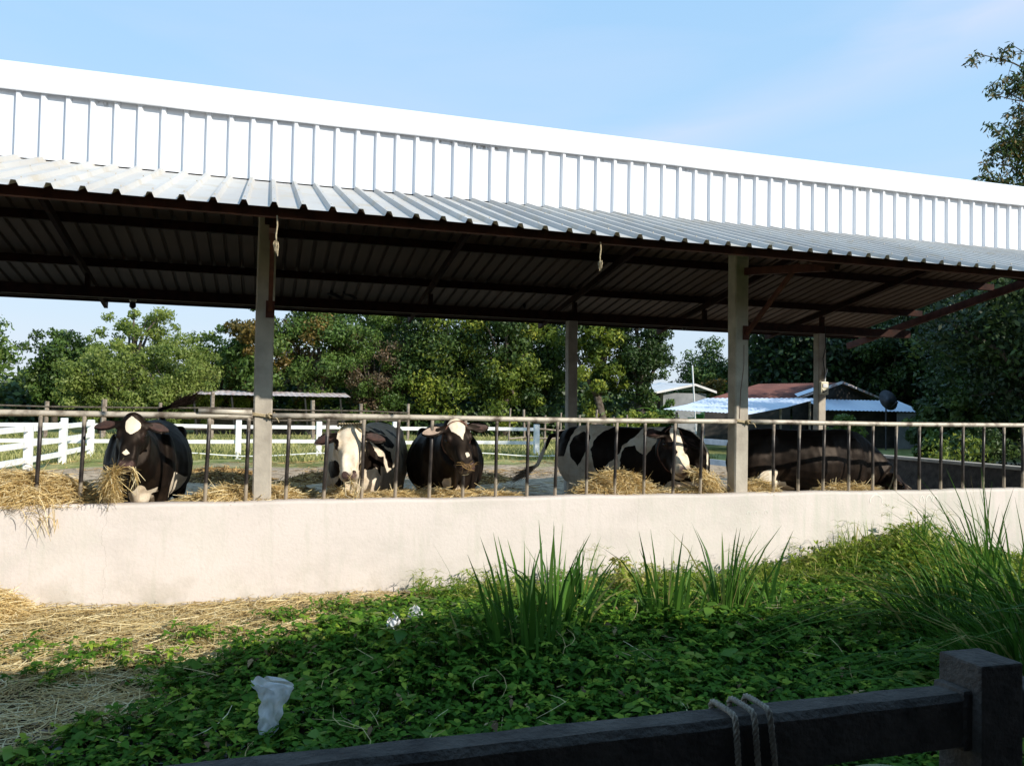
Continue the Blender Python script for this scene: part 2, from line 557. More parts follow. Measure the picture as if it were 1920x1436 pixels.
def rib_profile(x0, x1):
    """polyline (x, h) of trapezoid ribs, the ribs centred on .03 + k*RIB"""
    pts = []
    k0 = math.ceil((x0 - .03) / RIB)
    k = k0
    pts.append((x0, 0))
    while .03 + k * RIB < x1 - .03:
        c_ = .03 + k * RIB
        if c_ - .03 > x0:
            pts += [(c_ - .027, 0), (c_ - .013, 1), (c_ + .013, 1), (c_ + .027, 0)]
        k += 1
    pts.append((x1, 0))
    return pts

def sheet(x0, x1, a, b, hdir, amp, rows=1, wav=0.0):
    """ribbed sheet between front point a=(y,z) and back point b=(y,z); hdir=(dy,dz) is the way the ribs stand"""
    prof = rib_profile(x0, x1)
    mb = MB()
    for r_ in range(rows + 1):
        t = r_ / rows
        for x, h in prof:
            w_ = wav * math.sin(x * 1.9 + t) * (1 - t)
            mb.v.append((x, a[0] + (b[0] - a[0]) * t + hdir[0] * amp * h, a[1] + (b[1] - a[1]) * t + hdir[1] * amp * h + w_))
    n = len(prof)
    for r_ in range(rows):
        for i in range(n - 1):
            q = r_ * n + i
            mb.f.append((q, q + 1, q + 1 + n, q + n))
    return mb

# canopy, fascia, main roof
cz = lambda y: 2.83 + (y - 5.3) * .335
rz_ = lambda y: 3.20 + (12.9 - y) * .18
cp = sheet(XL, XR, (5.3, 2.83), (7.41, cz(7.41)), (-.31, .95), .032, 6, .004)
o = local(cp).build('canopy_sheet', MAT['canopy_sheet'], shed)
for y_ in (5.42, 6.3, 7.2):        # fixing screws on the ribs belong to the sheet's own look
    pass
sc_ = MB()
for k in range(-34, 60):
    x = .03 + k * RIB
    if not XL < x < XR: continue
    for y_ in (5.45, 6.35):
        z_ = cz(y_) + .034
        sc_.box(x - .004, x + .004, y_ - .004, y_ + .004, z_ - .004, z_ + .006)
    if k % 2: sc_.box(x + .018, x + .024, 7.4 - .006, 7.4 + .001, 3.63, 3.637)
tag(local(sc_).build('screws', MAT['concrete'], shed), kind='stuff')
fp = sheet(XL, XR, (7.40, cz(7.40) + .012), (7.40, 4.10), (-1, 0), .030, 1)
local(fp).build('fascia_sheet', MAT['white_sheet'], shed)
# ridge cap: sheet metal folded over the fascia top, slightly dented along its lower lip
capm = MB()
cx = np.arange(XL - .03, XR + .04, .06)
rows_ = []
for x in cx:
    d = .006 * math.sin(x * 2.3) + .005 * math.sin(x * 5.1 + 1) + .004 * math.sin(x * .7)
    dd = .010 * abs(math.sin(x * math.pi / 2.4)) ** 8
    rows_.append([(x, 7.352 + d, 4.075 + d * .5), (x, 7.345 + d, 4.083 + d * .5 - dd), (x, 7.352 + d * .5, 4.10), (x, 7.356, 4.30 + d * .3), (x, 7.375, 4.315), (x, 7.75, 4.24)])
for r_ in rows_: capm.v += r_
nr = 6
for i in range(len(cx) - 1):
    for k in range(nr - 1):
        q = i * nr + k
        capm.f.append((q, q + nr, q + nr + 1, q + 1))
local(capm).build('ridge_cap', MAT['white_sheet'], shed, True)
# backing strip above the fascia panels, with the scalloped gap under the cap
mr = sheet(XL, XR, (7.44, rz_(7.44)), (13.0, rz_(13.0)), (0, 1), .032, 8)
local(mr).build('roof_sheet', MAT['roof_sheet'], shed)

# posts: each a child with its own brace
def post(x, y, top, front):
    pm = MB()
    n = 14
    h = .075
    ring = [(-h, -h + .012), (-h + .012, -h), (h - .012, -h), (h, -h + .012), (h, h - .012), (h - .012, h), (-h + .012, h), (-h, h - .012)]
    for i in range(n + 1):
        z = -.2 + (top + .2) * i / n
        dx = .004 * math.sin(z * 2.3 + x) - (.003 * z)
        for a, b in ring:
            pm.v.append((x + a + dx, y + b, z))
    for i in range(n):
        for k in range(8):
            q, w = i * 8 + k, i * 8 + (k + 1) % 8
            pm.f.append((q, w, w + 8, q + 8))
    pm.f.append(tuple(range(n * 8, n * 8 + 8)))
    o = local(pm).build('post', MAT['concrete'], shed)
    if front:
        b = MB()
        b.bar((x + .03, y - .088, 2.36), (x + .03, y - .90, 2.92), .035, .035)
        b.bar((x + .03, y - .083, 2.44), (x + .03, y - .083, 2.30), .07, .012, (0, 1, 0))
        ob = local(b).build('brace', MAT['rust_steel'], o)
    return o
POSTX = [k * S for k in (-1, 0, 1, 2)]
for x in POSTX:
    post(x, 7.075, 3.19, True)
    post(x, 11.67, 2.93, False)
# rafters, purlins, beams
RAFX = [k * S / 2 for k in (-2, -1, 0, 1, 2, 3, 4)]
for x in RAFX:
    b = MB(); b.bar((x + .03, 7.46, rz_(7.46) - .17), (x - .01, 13.22, rz_(13.22) - .15), .05, .09)
    local(b).build('rafter', MAT['dark_steel'], shed)
b = MB(); b.bar((11.12, 7.46, rz_(7.46) - .17), (11.12, 13.5, rz_(13.5) - .17), .06, .12)
local(b).build('rafter', MAT['rust_steel'], shed)
for y in (8.7, 10.15, 11.63):
    b = MB(); b.box(XL, XR + .16, y - .03, y + .03, rz_(y) - .105, rz_(y) - .004)
    local(b).build('purlin', MAT['dark_steel'], shed)
for y, hh in ((12.90, .12),):
    b = MB(); b.box(XL, XR + .16, y - .03, y + .05, rz_(y) - .155, rz_(y) - .012)
    local(b).build('purlin', MAT['dark_steel'], shed)
b = MB(); b.box(XL, XR - .02, 13.004, 13.03, 3.02, 3.235)
local(b).build('rear_trim', MAT['dark_steel'], shed)
b = MB(); b.box(XL, XR - .1, 11.60, 11.74, 2.93, 3.06)
for x in RAFX: b.box(x, x + .06, 11.63, 11.70, 3.06, rz_(11.67) - .2)
local(b).build('rear_beam', MAT['dark_steel'], shed)
b = MB(); b.box(XL, XR - .1, 7.02, 7.14, 3.19, 3.31)
local(b).build('front_beam', MAT['dark_steel'], shed)
for y in (5.50, 6.3):
    b = MB(); b.box(XL, XR, y - .025, y + .025, cz(y) - .088, cz(y) - .012)
    local(b).build('purlin', MAT['rust_steel'], shed)
for x in POSTX:
    b = MB()
    b.bar((x + .03, 7.0, 2.98), (x + .03, 5.78, 2.83), .05, .07)
    local(b).build('canopy_arm', MAT['rust_steel'], shed)
for x in RAFX:
    b = MB(); b.bar((x + .0, 7.36, cz(7.36) - .12), (x, 5.62, cz(5.62) - .125), .05, .06)
    local(b).build('canopy_rafter', MAT['dark_steel'], shed)

# ------------------------------------------------------------------ feed wall (trough)
wall = empty('feed_trough', (2, 6.95, 0))
tag(wall, 'long cream plastered concrete feed trough wall below the pipe railing', 'trough wall')
def loc_to(mb, p):
    mb.v = [(x - p[0], y - p[1], z - p[2]) for x, y, z in mb.v]
    return mb
wm = MB()
n = 90
prof = [(6.872, -.1), (6.872, .768), (6.876, .785), (6.893, .795), (7.01, .797), (7.022, .787), (7.022, .56)]
for i in range(n + 1):
    x = -6.5 + 18.0 * i / n
    for k, (y, z) in enumerate(prof):
        wv = 0
        wm.v.append((x, y + (wv if y < 7 else 0), z + (.004 * math.sin(x * 2.7) + .003 * math.sin(x * 7.3) if z > .7 else 0)))
kp = len(prof)
for i in range(n):
    for k in range(kp - 1):
        q = i * kp + k
        wm.f.append((q, q + kp, q + kp + 1, q + 1))
loc_to(wm, (2, 6.95, 0)).build('front_wall', MAT['plaster'], wall, True)
b = MB(); b.box(-6.5, 11.3, 7.022, 7.58, .40, .56)
loc_to(b, (2, 6.95, 0)).build('trough_floor', MAT['concrete'], wall)
b = MB(); b.box(-6.5, 11.3, 7.58, 7.70, -.1, .64, .01)
loc_to(b, (2, 6.95, 0)).build('back_curb', MAT['concrete'], wall)
# chalky arcs daubed near the top
MAT['chalk'] = simple('chalk', (.80, .78, .70), (.86, .84, .76), 20, .9, 0, 0)
def arc(cx_, cz_, rx, rz, a0, a1, w=.012, wob=.01):
    mb = MB(); pts = []
    for i in range(15):
        a = math.radians(a0 + (a1 - a0) * i / 14)
        pts.append((cx_ + rx * math.cos(a) + wob * math.sin(i * .9) * .3, cz_ + rz * math.sin(a)))
    for i, (x, z) in enumerate(pts):
        ww = w * (.5 + .5 * math.sin(math.pi * (i + .5) / 15)) * (1 + .3 * math.sin(i * 2.1))
        d = Vector((math.cos(math.radians(a0 + (a1 - a0) * i / 14)), math.sin(math.radians(a0 + (a1 - a0) * i / 14))))
        mb.v += [(x - d.x * ww, 6.8697, z - d.y * ww), (x + d.x * ww, 6.8697, z + d.y * ww)]
    for i in range(14): mb.f.append((2 * i, 2 * i + 1, 2 * i + 3, 2 * i + 2))
    return mb
o = loc_to(arc(6.02, .70, .075, .065, -20, 200, .007), (2, 6.95, 0)).build('chalk_mark', MAT['chalk'], wall)
for cx_, rx, rz in ((6.60, .022, .045), (6.69, .035, .05), (6.77, .03, .04), (7.43, .012, .03)):
    loc_to(arc(cx_, .70, rx, rz, -30, 210, .006), (2, 6.95, 0)).build('chalk_mark', MAT['chalk'], wall)
for cx_ in (4.52, 4.60, 4.72):
    loc_to(arc(cx_, .60, .014, .03, -10, 190, .003), (2, 6.95, 0)).build('chalk_mark', MAT['chalk'], wall)

# perpendicular low wall inside the pen at the right end
b = MB()
b.box(11.32, 11.47, 7.0, 12.95, -.1, .74, .01)
o = b.build('pen_wall', MAT['old_concrete']); tag(o, 'low weathered concrete wall with a pale cap, closing the right end of the shed', 'wall')
b = MB(); b.box(11.29, 11.50, 6.98, 12.98, .742, .80, .012); b.build('wall_cap', MAT['concrete'], o)

# ------------------------------------------------------------------ pipe railings with vertical bars
BX = [-1.627, -1.326, -.417, -.114, .206, .52, .82, 1.117, 1.411, 1.708, 1.997, 2.294, 2.576, 2.871, 3.167, 3.458, 3.774, 4.07, 4.871, 5.174, 5.471, 5.77, 6.07, 6.369, 6.667, 6.957, 7.253, 7.539, 7.82, 8.091, 8.39, 8.69]
BX = [-4.32, -4.02, -3.72, -3.42, -3.12, -2.82, -2.52, -2.22, -1.92] + BX
def railing(x0, x1, label, leans):
    e = empty('pipe_railing', (x0, 6.98, .8))
    tag(e, label, 'railing', 'pipe railings between the shed posts')
    mb = MB()
    pts = [(x, 6.98 + .004 * math.sin(x * 3), 1.488 + .004 * math.sin(x * 1.7)) for x in np.linspace(x0, x1, 14)]
    mb.tube(pts, .0235, 12)
    loc_to(mb, (x0, 6.98, .8)).build('top_rail', MAT['rail_paint'], e, True)
    for i, x in enumerate([b_ for b_ in BX if x0 < b_ < x1]):
        ln = R.uniform(-.012, .004) - .004
        if abs(x + 1.627) < .01 or abs(x + 1.326) < .01: ln = -.012
        if abs(x - .52) < .01: ln = -.018
        mb = MB()
        mb.tube([(x, 6.98, 1.468), (x + ln * .4, 6.982, 1.2), (x + ln, 6.98, .97), (x + ln * 1.3, 6.98, .72)], .0158, 8)
        loc_to(mb, (x0, 6.98, .8)).build('bar', MAT['bar'], e, True)
    return e
railing(-4.44, -.085, 'pipe railing left of the nearest post, with the white faced black cow through it', 0)
rm = railing(.07, 4.44, 'pipe railing between the two nearest posts, three cows behind it', 0)
railing(4.6, 8.96, 'pipe railing right of the second post, in front of the dark cow with lowered head', 0)
b = MB(); b.tube([(-.50, 6.955, 1.52), (-.09, 6.955, 1.515)], .021, 10)
o = b.build('loose_pipe', MAT['rail_paint'], None, True); tag(o, 'short loose pale pipe lying along the top rail beside the nearest post', 'pipe')

def lashing(x, y, zc, lab, loops=2):
    mb = MB()
    for k in range(loops):
        z = zc + k * .018
        pts = []
        h = .088
        for i in range(33):
            a = 2 * math.pi * i / 32
            ca, sa = math.cos(a), math.sin(a)
            q = max(abs(ca), abs(sa))
            pts.append((x + h * ca / q, y + h * sa / q, z + .008 * math.sin(a * 2 + k)))
        mb.tube(pts, .008, 6)
    mb.tube([(x + .03, y - .10, zc + .02), (x + .055, y - .105, zc - .015), (x + .08, y - .10, zc + .01), (x + .05, y - .108, zc + .022), (x + .03, y - .10, zc - .005)], .010, 6)
    mb.tube([(x + .08, y - .10, zc), (x + .11, y - .12, zc - .02), (x + .125, y - .12, zc - .05)], .005, 5)
    o = mb.build('rope_lashing', MAT['rope'], None, True)
    tag(o, lab, 'rope', 'rope lashings on the posts')
lashing(-.002, 7.075, 1.485, 'straw coloured rope tied round the nearest post at rail height')
lashing(S, 7.075, 1.485, 'straw coloured rope tied round the second post at rail height')

# wiring and a socket box on the far post
bx = empty('switch_box', (9.05, 11.59, 2.0))
tag(bx, 'cream electrical box with switch and socket on the right rear post', 'electrical box')
b = MB(); b.box(-.075, .075, -.05, -.0, -.11, .11, .012); b.build('case', MAT['old_plastic'], bx)
b = MB(); b.box(-.045, .045, -.062, -.051, .015, .075, .004); b.build('breaker', MAT['plastic'], bx)
b = MB(); b.box(-.05, .05, -.060, -.051, -.085, -.02, .004); b.build('socket', MAT['old_plastic'], bx)
b = MB(); b.bar((-.03, -.068, -.065), (.03, -.068, -.035), .008, .012); b.bar((-.035, -.068, -.04), (-.035, -.068, -.075), .008, .010); b.build('switch_lever', MAT['black'], bx)
b = MB(); b.tube([(0, -.02, .11), (.01, -.02, .3), (-.02, -.02, .5), (.03, -.02, .7), (.02, -.02, 1.05)], .008, 6); b.build('cable', MAT['black'], bx)
b = MB(); b.tube([(.01, -.03, .12), (.02, -.03, .2), (.04, -.03, .26), (.055, -.03, .34)], .012, 6); b.build('conduit', MAT['plastic'], bx)

# cable crack lines on posts
b = MB()
pts = [(S + .01, 6.998, 2.25), (S + .012, 6.998, 2.05), (S - .005, 6.998, 1.92), (S - .022, 6.998, 1.8), (S - .03, 6.998, 1.6), (S - .032, 6.998, 1.52)]
b.tube(pts, .0028, 5)
o = b.build('cable', MAT['brown_rope'], None, True); tag(o, 'thin brown wire running down the face of the second post', 'wire')

# ropes ends hanging from the eave
def tassel(x, y, z0, z1, lab):
    e = empty('hanging_rope', (x, y, z0)); tag(e, lab, 'rope', 'frayed rope ends hanging from the eave')
    L = z0 - z1
    b = MB(); b.tube([(0, 0, 0), (.004, 0, -L * .3), (-.003, 0, -L * .6), (0, 0, -L * .8)], .0055, 6)
    b.build('cord', MAT['rope'], e, True)
    n = 70
    P = np.zeros((n, 3, 3)); a = RNG.random(n) * 6.28; rr = RNG.random(n) * .017 + .003
    P[:, 0] = [0, 0, -L * .74]
    P[:, 1] = np.stack([np.cos(a) * rr, np.sin(a) * rr, -L * .86 + RNG.normal(0, .01, n)], 1)
    P[:, 2] = np.stack([np.cos(a) * rr * .8, np.sin(a) * rr * .8, -L * 1.0 + RNG.normal(0, .015, n)], 1)
    link('tuft', arr_mesh('tuft', [ribbons(P, np.array([[.003, .005, .003]]))]), MAT['rope'], e)
tassel(.05, 5.40, 2.80, 2.585, 'frayed rope end hanging from the eave by the nearest post')
tassel(2.30, 5.40, 2.80, 2.62, 'frayed pale rope end hanging from the eave midway between two posts')

bl = empty('hanging_bulb', (-1.86, 12.85, 3.09)); tag(bl, 'dark bulb in a socket hanging under the rear eave at left', 'light bulb')
b = MB(); b.lathe([(.01, .0), (.055, -.02), (.045, -.06), (.03, -.065)], 12); b.build('socket', MAT['old_plastic'], bl, True)
b = MB(); b.lathe([(.025, -.066), (.045, -.10), (.045, -.14), (.02, -.165)], 12); b.build('bulb', MAT['black'], bl, True)
b2 = empty('hanging_bulb', (7.05, 12.75, 3.08)); tag(b2, 'small dark lamp socket under the rear eave left of the second post', 'light bulb')
b = MB(); b.lathe([(.01, .0), (.045, -.02), (.04, -.05), (.02, -.09)], 12); b.build('socket', MAT['black'], b2, True)

# ------------------------------------------------------------------ lofted bodies (cows, birds)
def ellipse_ring(c, ax, ay, rx, ry, n=20, p=2.3):
    out = []
    for k in range(n):
        a = 2 * math.pi * k / n
        ca, sa = math.cos(a), math.sin(a)
        out.append(c + ax * (math.copysign(abs(ca) ** (2 / p), ca) * rx) + ay * (math.copysign(abs(sa) ** (2 / p), sa) * ry))
    return out

def loft(mb, rings):
    n = len(rings[0])
    b = len(mb.v)
    for r_ in rings: mb.v += [tuple(v) for v in r_]
    for i in range(len(rings) - 1):
        for k in range(n):
            q, w = b + i * n + k, b + i * n + (k + 1) % n
            mb.f.append((q, w, w + n, q + n))
    c0 = sum((Vector(v) for v in rings[0]), Vector()) / n
    c1 = sum((Vector(v) for v in rings[-1]), Vector()) / n
    i0 = len(mb.v); mb.v += [tuple(c0), tuple(c1)]
    for k in range(n):
        mb.f.append((b + (k + 1) % n, b + k, i0))
        q = b + (len(rings) - 1) * n
        mb.f.append((q + k, q + (k + 1) % n, i0 + 1))

def chain(mb, pts, p=2.1, n=16):
    """pts: list of (pos, rx, ry, side vector)"""
    rings = []
    m = len(pts)
    for i, (c_, rx, ry, sv) in enumerate(pts):
        c_ = Vector(c_)
        d = (Vector(pts[min(i + 1, m - 1)][0]) - Vector(pts[max(i - 1, 0)][0])).normalized()
        sv = Vector(sv)
        ax = (sv - d * sv.dot(d)).normalized()
        ay = d.cross(ax).normalized()
        rings.append(ellipse_ring(c_, ax, ay, rx, ry, n, p))
    loft(mb, rings)

def remesh(mb, voxel, smooth_it=3, fac=.5):
    me = mb.mesh('tmp')
    bm = bmesh.new(); bm.from_mesh(me); bmesh.ops.recalc_face_normals(bm, faces=bm.faces); bm.to_mesh(me); bm.free()
    o = bpy.data.objects.new('tmp', me)
    COL.objects.link(o)
    md = o.modifiers.new('r', 'REMESH'); md.mode = 'VOXEL'; md.voxel_size = voxel; md.adaptivity = 0
    ms = o.modifiers.new('s', 'SMOOTH'); ms.factor = fac; ms.iterations = smooth_it
    dg = bpy.context.evaluated_depsgraph_get()
    ev = o.evaluated_get(dg)
    out = bpy.data.meshes.new_from_object(ev)
    bpy.data.objects.remove(o)
    out.materials.clear()
    return out

def wob(P, seed, f):
    r_ = np.random.default_rng(seed)
    out = np.zeros(len(P))
    for k in range(8):
        d = r_.normal(size=3); d /= np.linalg.norm(d)
        fr = f * (1 + .9 * r_.random()) * (1 if k < 4 else 2.3)
        out += np.sin(P @ d * fr + r_.random() * 6.28) * (1 if k < 4 else .45)
    return out / 4

def coat_material(name):
    m, nt, p = nodes_of(name)
    a = nt.nodes.new('ShaderNodeAttribute'); a.attribute_name = 'tint'
    t = math_n(nt, 'ADD', a.outputs['Fac'], math_n(nt, 'MULTIPLY', math_n(nt, 'SUBTRACT', noise(nt, 45, 4), .5), .5))
    hair = noise(nt, 9, 7, objvec(nt, (1, 1, 1)), .7)
    blk = ramp(nt, hair, [(.35, (.004, .003, .0026)), (.62, (.010, .0062, .0045)), (.8, (.03, .016, .010))])
    wht = ramp(nt, hair, [(.3, (.60, .47, .32)), (.5, (.83, .72, .56)), (.75, (.88, .81, .69))])
    b_ = ramp(nt, t, [(.45, (0, 0, 0)), (.55, (1, 1, 1))])
    sp_ = nt.nodes.new('ShaderNodeSeparateXYZ'); tc_ = nt.nodes.new('ShaderNodeTexCoord'); nt.links.new(tc_.outputs['Object'], sp_.inputs[0])
    low = math_n(nt, 'MULTIPLY', math_n(nt, 'SUBTRACT', 1.12, sp_.outputs[2]), 2.6, True)
    mud = math_n(nt, 'MULTIPLY', low, ramp(nt, noise(nt, 4.2, 8, None, .68), [(.48, (0, 0, 0)), (.66, (.75, .75, .75))]))
    wht = mixc(nt, mud, wht, (.36, .23, .13))
    blk = mixc(nt, mud, blk, (.05, .032, .02))
    c = mixc(nt, b_, blk, wht)
    pk = nt.nodes.new('ShaderNodeAttribute'); pk.attribute_name = 'skin'
    c = mixc(nt, math_n(nt, 'MULTIPLY', pk.outputs['Fac'], 1.0, True), c, (.085, .05, .045))
    nt.links.new(c, p.inputs['Base Color'])
    p.inputs['Roughness'].default_value = .52
    p.inputs['Specular IOR Level'].default_value = .22
    p.inputs['Specular Tint'].default_value = (1, .82, .68, 1)
    bump(nt, p, noise(nt, 30, 6, objvec(nt, (1, 1, 1)), .7), .25, .006)
    return m
MAT['coat'] = coat_material('cow_coat')
MAT['eye'] = simple('wet_dark_eye', (.006, .004, .003), (.01, .007, .005), 8, .08, 0, 0)
MAT['inner_ear'] = simple('inner_ear', (.022, .010, .008), (.07, .032, .024), 25, .7)
MAT['pale_ear'] = simple('pale_inner_ear', (.34, .24, .18), (.5, .38, .3), 25, .7)
MAT['hoof'] = simple('hoof', (.03, .025, .02), (.08, .06, .05), 15, .5)

def cow(label, base, heading, poll, muz, face, white=(), black=(), base_white=False, ears=(.0, .0), tail=None, tailmat='coat_hair',
        legs=((0, 0), (0, 0), (0, 0), (0, 0)), scale=1.0, horn_knob=False, earmat=('inner_ear', 'inner_ear'), seed=1, chew=0.0, belly=0.0, ground_drop=0):
    """base: ground point under the middle of the barrel; heading: angle of travel; poll, muz: world points of the crown of the
    head and the lips; face: the way the forehead looks"""
    e = empty('cow', (base[0], base[1], 0), heading)
    tag(e, label, 'cow', 'black and white dairy cows feeding in the shed')
    Mw = Matrix.Translation((base[0], base[1], 0)) @ Matrix.Rotation(heading, 4, 'Z')
    Mi = Mw.inverted()
    mb = MB()
    Yv = Vector((0, 1, 0)); Zv = Vector((0, 0, 1))
    # torso: x, centre z, half width, half height
    T = [(-.88, 1.13, .08, .10), (-.84, 1.15, .17, .17), (-.74, 1.14, .235, .235), (-.58, 1.11, .275, .29), (-.42, 1.075, .285, .335), (-.22, 1.05, .325 + belly * .5, .345),
         (0, 1.03, .355 + belly, .365), (.22, 1.035, .345 + belly * .7, .36), (.42, 1.05, .29, .355), (.58, 1.06, .245, .345), (.72, 1.06, .205, .305), (.84, 1.04, .145, .235), (.90, 1.0, .09, .16)]
    rings = []
    for x, z, hw, hh in T:
        r_ = ellipse_ring(Vector((x, 0, z)), Yv, Zv, hw, hh, 28, 2.35)
        out = []
        for v in r_:                      # backs are narrower than bellies, with a soft spine ridge
            t = (v.z - z) / hh
            v = Vector((v.x, v.y * (1 - .16 * max(0, t) ** 1.5 + .03 * max(0, -t)), v.z))
            out.append(v)
        rings.append(out)
    loft(mb, rings)
    # hook bones, shoulder blades, brisket, udder
    def blob(c_, r_, n=14):
        rg = []
        for i in range(1, 10):
            a = math.pi * i / 10
            rg.append(ellipse_ring(Vector(c_) - Vector((0, 0, r_[2])) * math.cos(a), Vector((1, 0, 0)), Yv, r_[0] * math.sin(a), r_[1] * math.sin(a), n, 2))
        loft(mb, rg)
    for s_ in (-1, 1):
        blob((-.50, s_ * .20, 1.27), (.09, .065, .085))
        blob((.52, s_ * .20, 1.04), (.15, .085, .28))
        blob((-.80, s_ * .11, 1.19), (.07, .055, .08))
        blob((-.64, s_ * .185, 1.0), (.20, .11, .27))
    blob((.74, 0, .81), (.13, .12, .14))
    blob((-.42, 0, .68), (.18, .14, .15))
    # legs
    k = 0
    for s_ in (1, -1):
        dx, dy = legs[k]; k += 1
        x = .57; y = s_ * .165
        chain(mb, [((x, y, 1.05), .10, .14, (0, 1, 0)), ((x + .02, y, .86), .085, .125, (0, 1, 0)), ((x + .01 + dx * .2, y, .72), .068, .088, (0, 1, 0)), ((x + dx * .5, y + dy * .4, .56), .052, .058, (0, 1, 0)),
                   ((x + dx * .7, y + dy * .6, .42), .055, .058, (0, 1, 0)), ((x + dx * .8, y + dy * .8, .34), .038, .040, (0, 1, 0)), ((x + dx * .95, y + dy, .17), .034, .036, (0, 1, 0)), ((x + dx, y + dy, .11), .046, .05, (0, 1, 0)),
                   ((x + dx + .02, y + dy, .06), .05, .058, (0, 1, 0)), ((x + dx + .03, y + dy, .0), .058, .07, (0, 1, 0))])
        dx, dy = legs[k]; k += 1
        x = -.62; y = s_ * .19
        chain(mb, [((x, y, 1.1), .09, .20, (0, 1, 0)), ((x + .06, y, .90), .10, .185, (0, 1, 0)), ((x + .06 + dx * .2, y, .76), .078, .13, (0, 1, 0)), ((x - .02 + dx * .4, y + dy * .3, .62), .052, .075, (0, 1, 0)),
                   ((x - .09 + dx * .6, y + dy * .5, .50), .045, .062, (0, 1, 0)), ((x - .085 + dx * .8, y + dy * .7, .40), .038, .045, (0, 1, 0)), ((x - .06 + dx * .9, y + dy * .9, .2), .036, .038, (0, 1, 0)),
                   ((x - .045 + dx, y + dy, .12), .046, .05, (0, 1, 0)), ((x - .02 + dx, y + dy, .06), .05, .058, (0, 1, 0)), ((x - .01 + dx, y + dy, .0), .056, .068, (0, 1, 0))])
    # head frame
    P = Mi @ Vector(poll); Q = Mi @ Vector(muz)
    h = (Q - P); HL = h.length; h.normalize()
    f3 = Mi.to_3x3() @ Vector(face)
    u = (f3 - h * f3.dot(h)).normalized()
    s3 = h.cross(u).normalized()
    sc = HL / .47
    Hs = [(-.045, .060, .055), (-.02, .090, .088), (.02, .108, .118), (.07, .117, .142), (.13, .124, .152), (.18, .116, .146), (.23, .098, .130), (.29, .084, .112), (.35, .078, .096),
          (.40, .082, .086), (.44, .083, .076), (.47, .074, .064), (.492, .05, .045)]
    def sec(t):
        for a, b_ in zip(Hs[:-1], Hs[1:]):
            if a[0] <= t <= b_[0]:
                w = (t - a[0]) / (b_[0] - a[0])
                return a[1] + (b_[1] - a[1]) * w, a[2] + (b_[2] - a[2]) * w
        return Hs[-1][1:] if t > 0 else Hs[0][1:]
    rings = []
    for t, hw, hh in Hs:
        drop = hh + (0 if t > 0 else -t * .5)
        cc = P + h * t * sc - u * (drop * sc)
        rg = []
        for k_ in range(24):
            a = 2 * math.pi * k_ / 24
            ca, sa = math.cos(a), math.sin(a)
            px_ = math.copysign(abs(ca) ** (2 / 2.6), ca) * hw
            py_ = math.copysign(abs(sa) ** (2 / 2.4), sa) * hh
            if py_ < 0: px_ *= 1 - .38 * (-py_ / hh) ** 1.3           # jaw narrower than brow
            rg.append(cc + s3 * px_ * sc + u * py_ * sc)
        rings.append(rg)
    loft(mb, rings)
    def hp(t, a, b):        # head point: along, across, above the forehead line
        return P + (h * t + s3 * a + u * b) * sc
    def hblob(t, a, b, rt_, ra, rb):
        rg = []
        for i in range(1, 8):
            an = math.pi * i / 8
            rg.append(ellipse_ring(hp(t - rt_ * math.cos(an), a, b), s3, u, ra * math.sin(an) * sc, rb * math.sin(an) * sc, 12, 2))
        loft(mb, rg)
    for s_ in (-1, 1):
        hblob(.150, s_ * .098, -.048, .055, .028, .040)     # brow over the eye
        hblob(.445, s_ * .042, -.020, .038, .028, .030)    # nostril wings
        hblob(.33, s_ * .045, -.02, .09, .03, .03)
        hblob(.19, s_ * .075, -.14, .10, .03, .09)   # cheek
    hblob(.0, 0, -.03, .05, .07, .05)                 # poll tuft
    hblob(.46, 0, -.115, .035, .055, .025)            # lower lip
    hblob(.42, 0, -.135, .06, .045, .03)
    # neck: shoulders to the back of the skull
    A = Vector((.56, 0, 1.08)); Bn = P + h * .10 * sc - u * .13 * sc
    n1 = Vector((.98, 0, 1.08 if P.z > 1 else .98))
    n1 = n1.lerp(Bn, .22)
    mid = []
    for t in np.linspace(0, 1, 7):
        c_ = A * (1 - t) ** 2 + n1 * 2 * t * (1 - t) + Bn * t ** 2
        rx = .19 * (1 - t) + .105 * t
        ry = .33 * (1 - t) ** 1.2 + .125 * t + .04 * t * (1 - t) + .0
        mid.append((c_, rx, ry, (0, 1, 0) if t < .8 else s3))
    # make sections upright
    rings = []
    for i, (c_, rx, ry, sv) in enumerate(mid):
        d = (mid[min(i + 1, 6)][0] - mid[max(i - 1, 0)][0]).normalized()
        sv = Vector(sv); ax = (sv - d * sv.dot(d)).normalized(); ay = d.cross(ax)
        rings.append(ellipse_ring(c_, ax, ay, rx, ry, 20, 2.2))
    loft(mb, rings)
    # dewlap
    chain(mb, [(n1.lerp(Bn, .45) + Vector((0, 0, -.13)), .03, .07, (0, 1, 0)), (n1 + Vector((-.05, 0, -.22)), .035, .09, (0, 1, 0)), ((.80, 0, .82), .05, .10, (0, 1, 0))])
    # ears: cupped leaves, part of the body
    earf = []
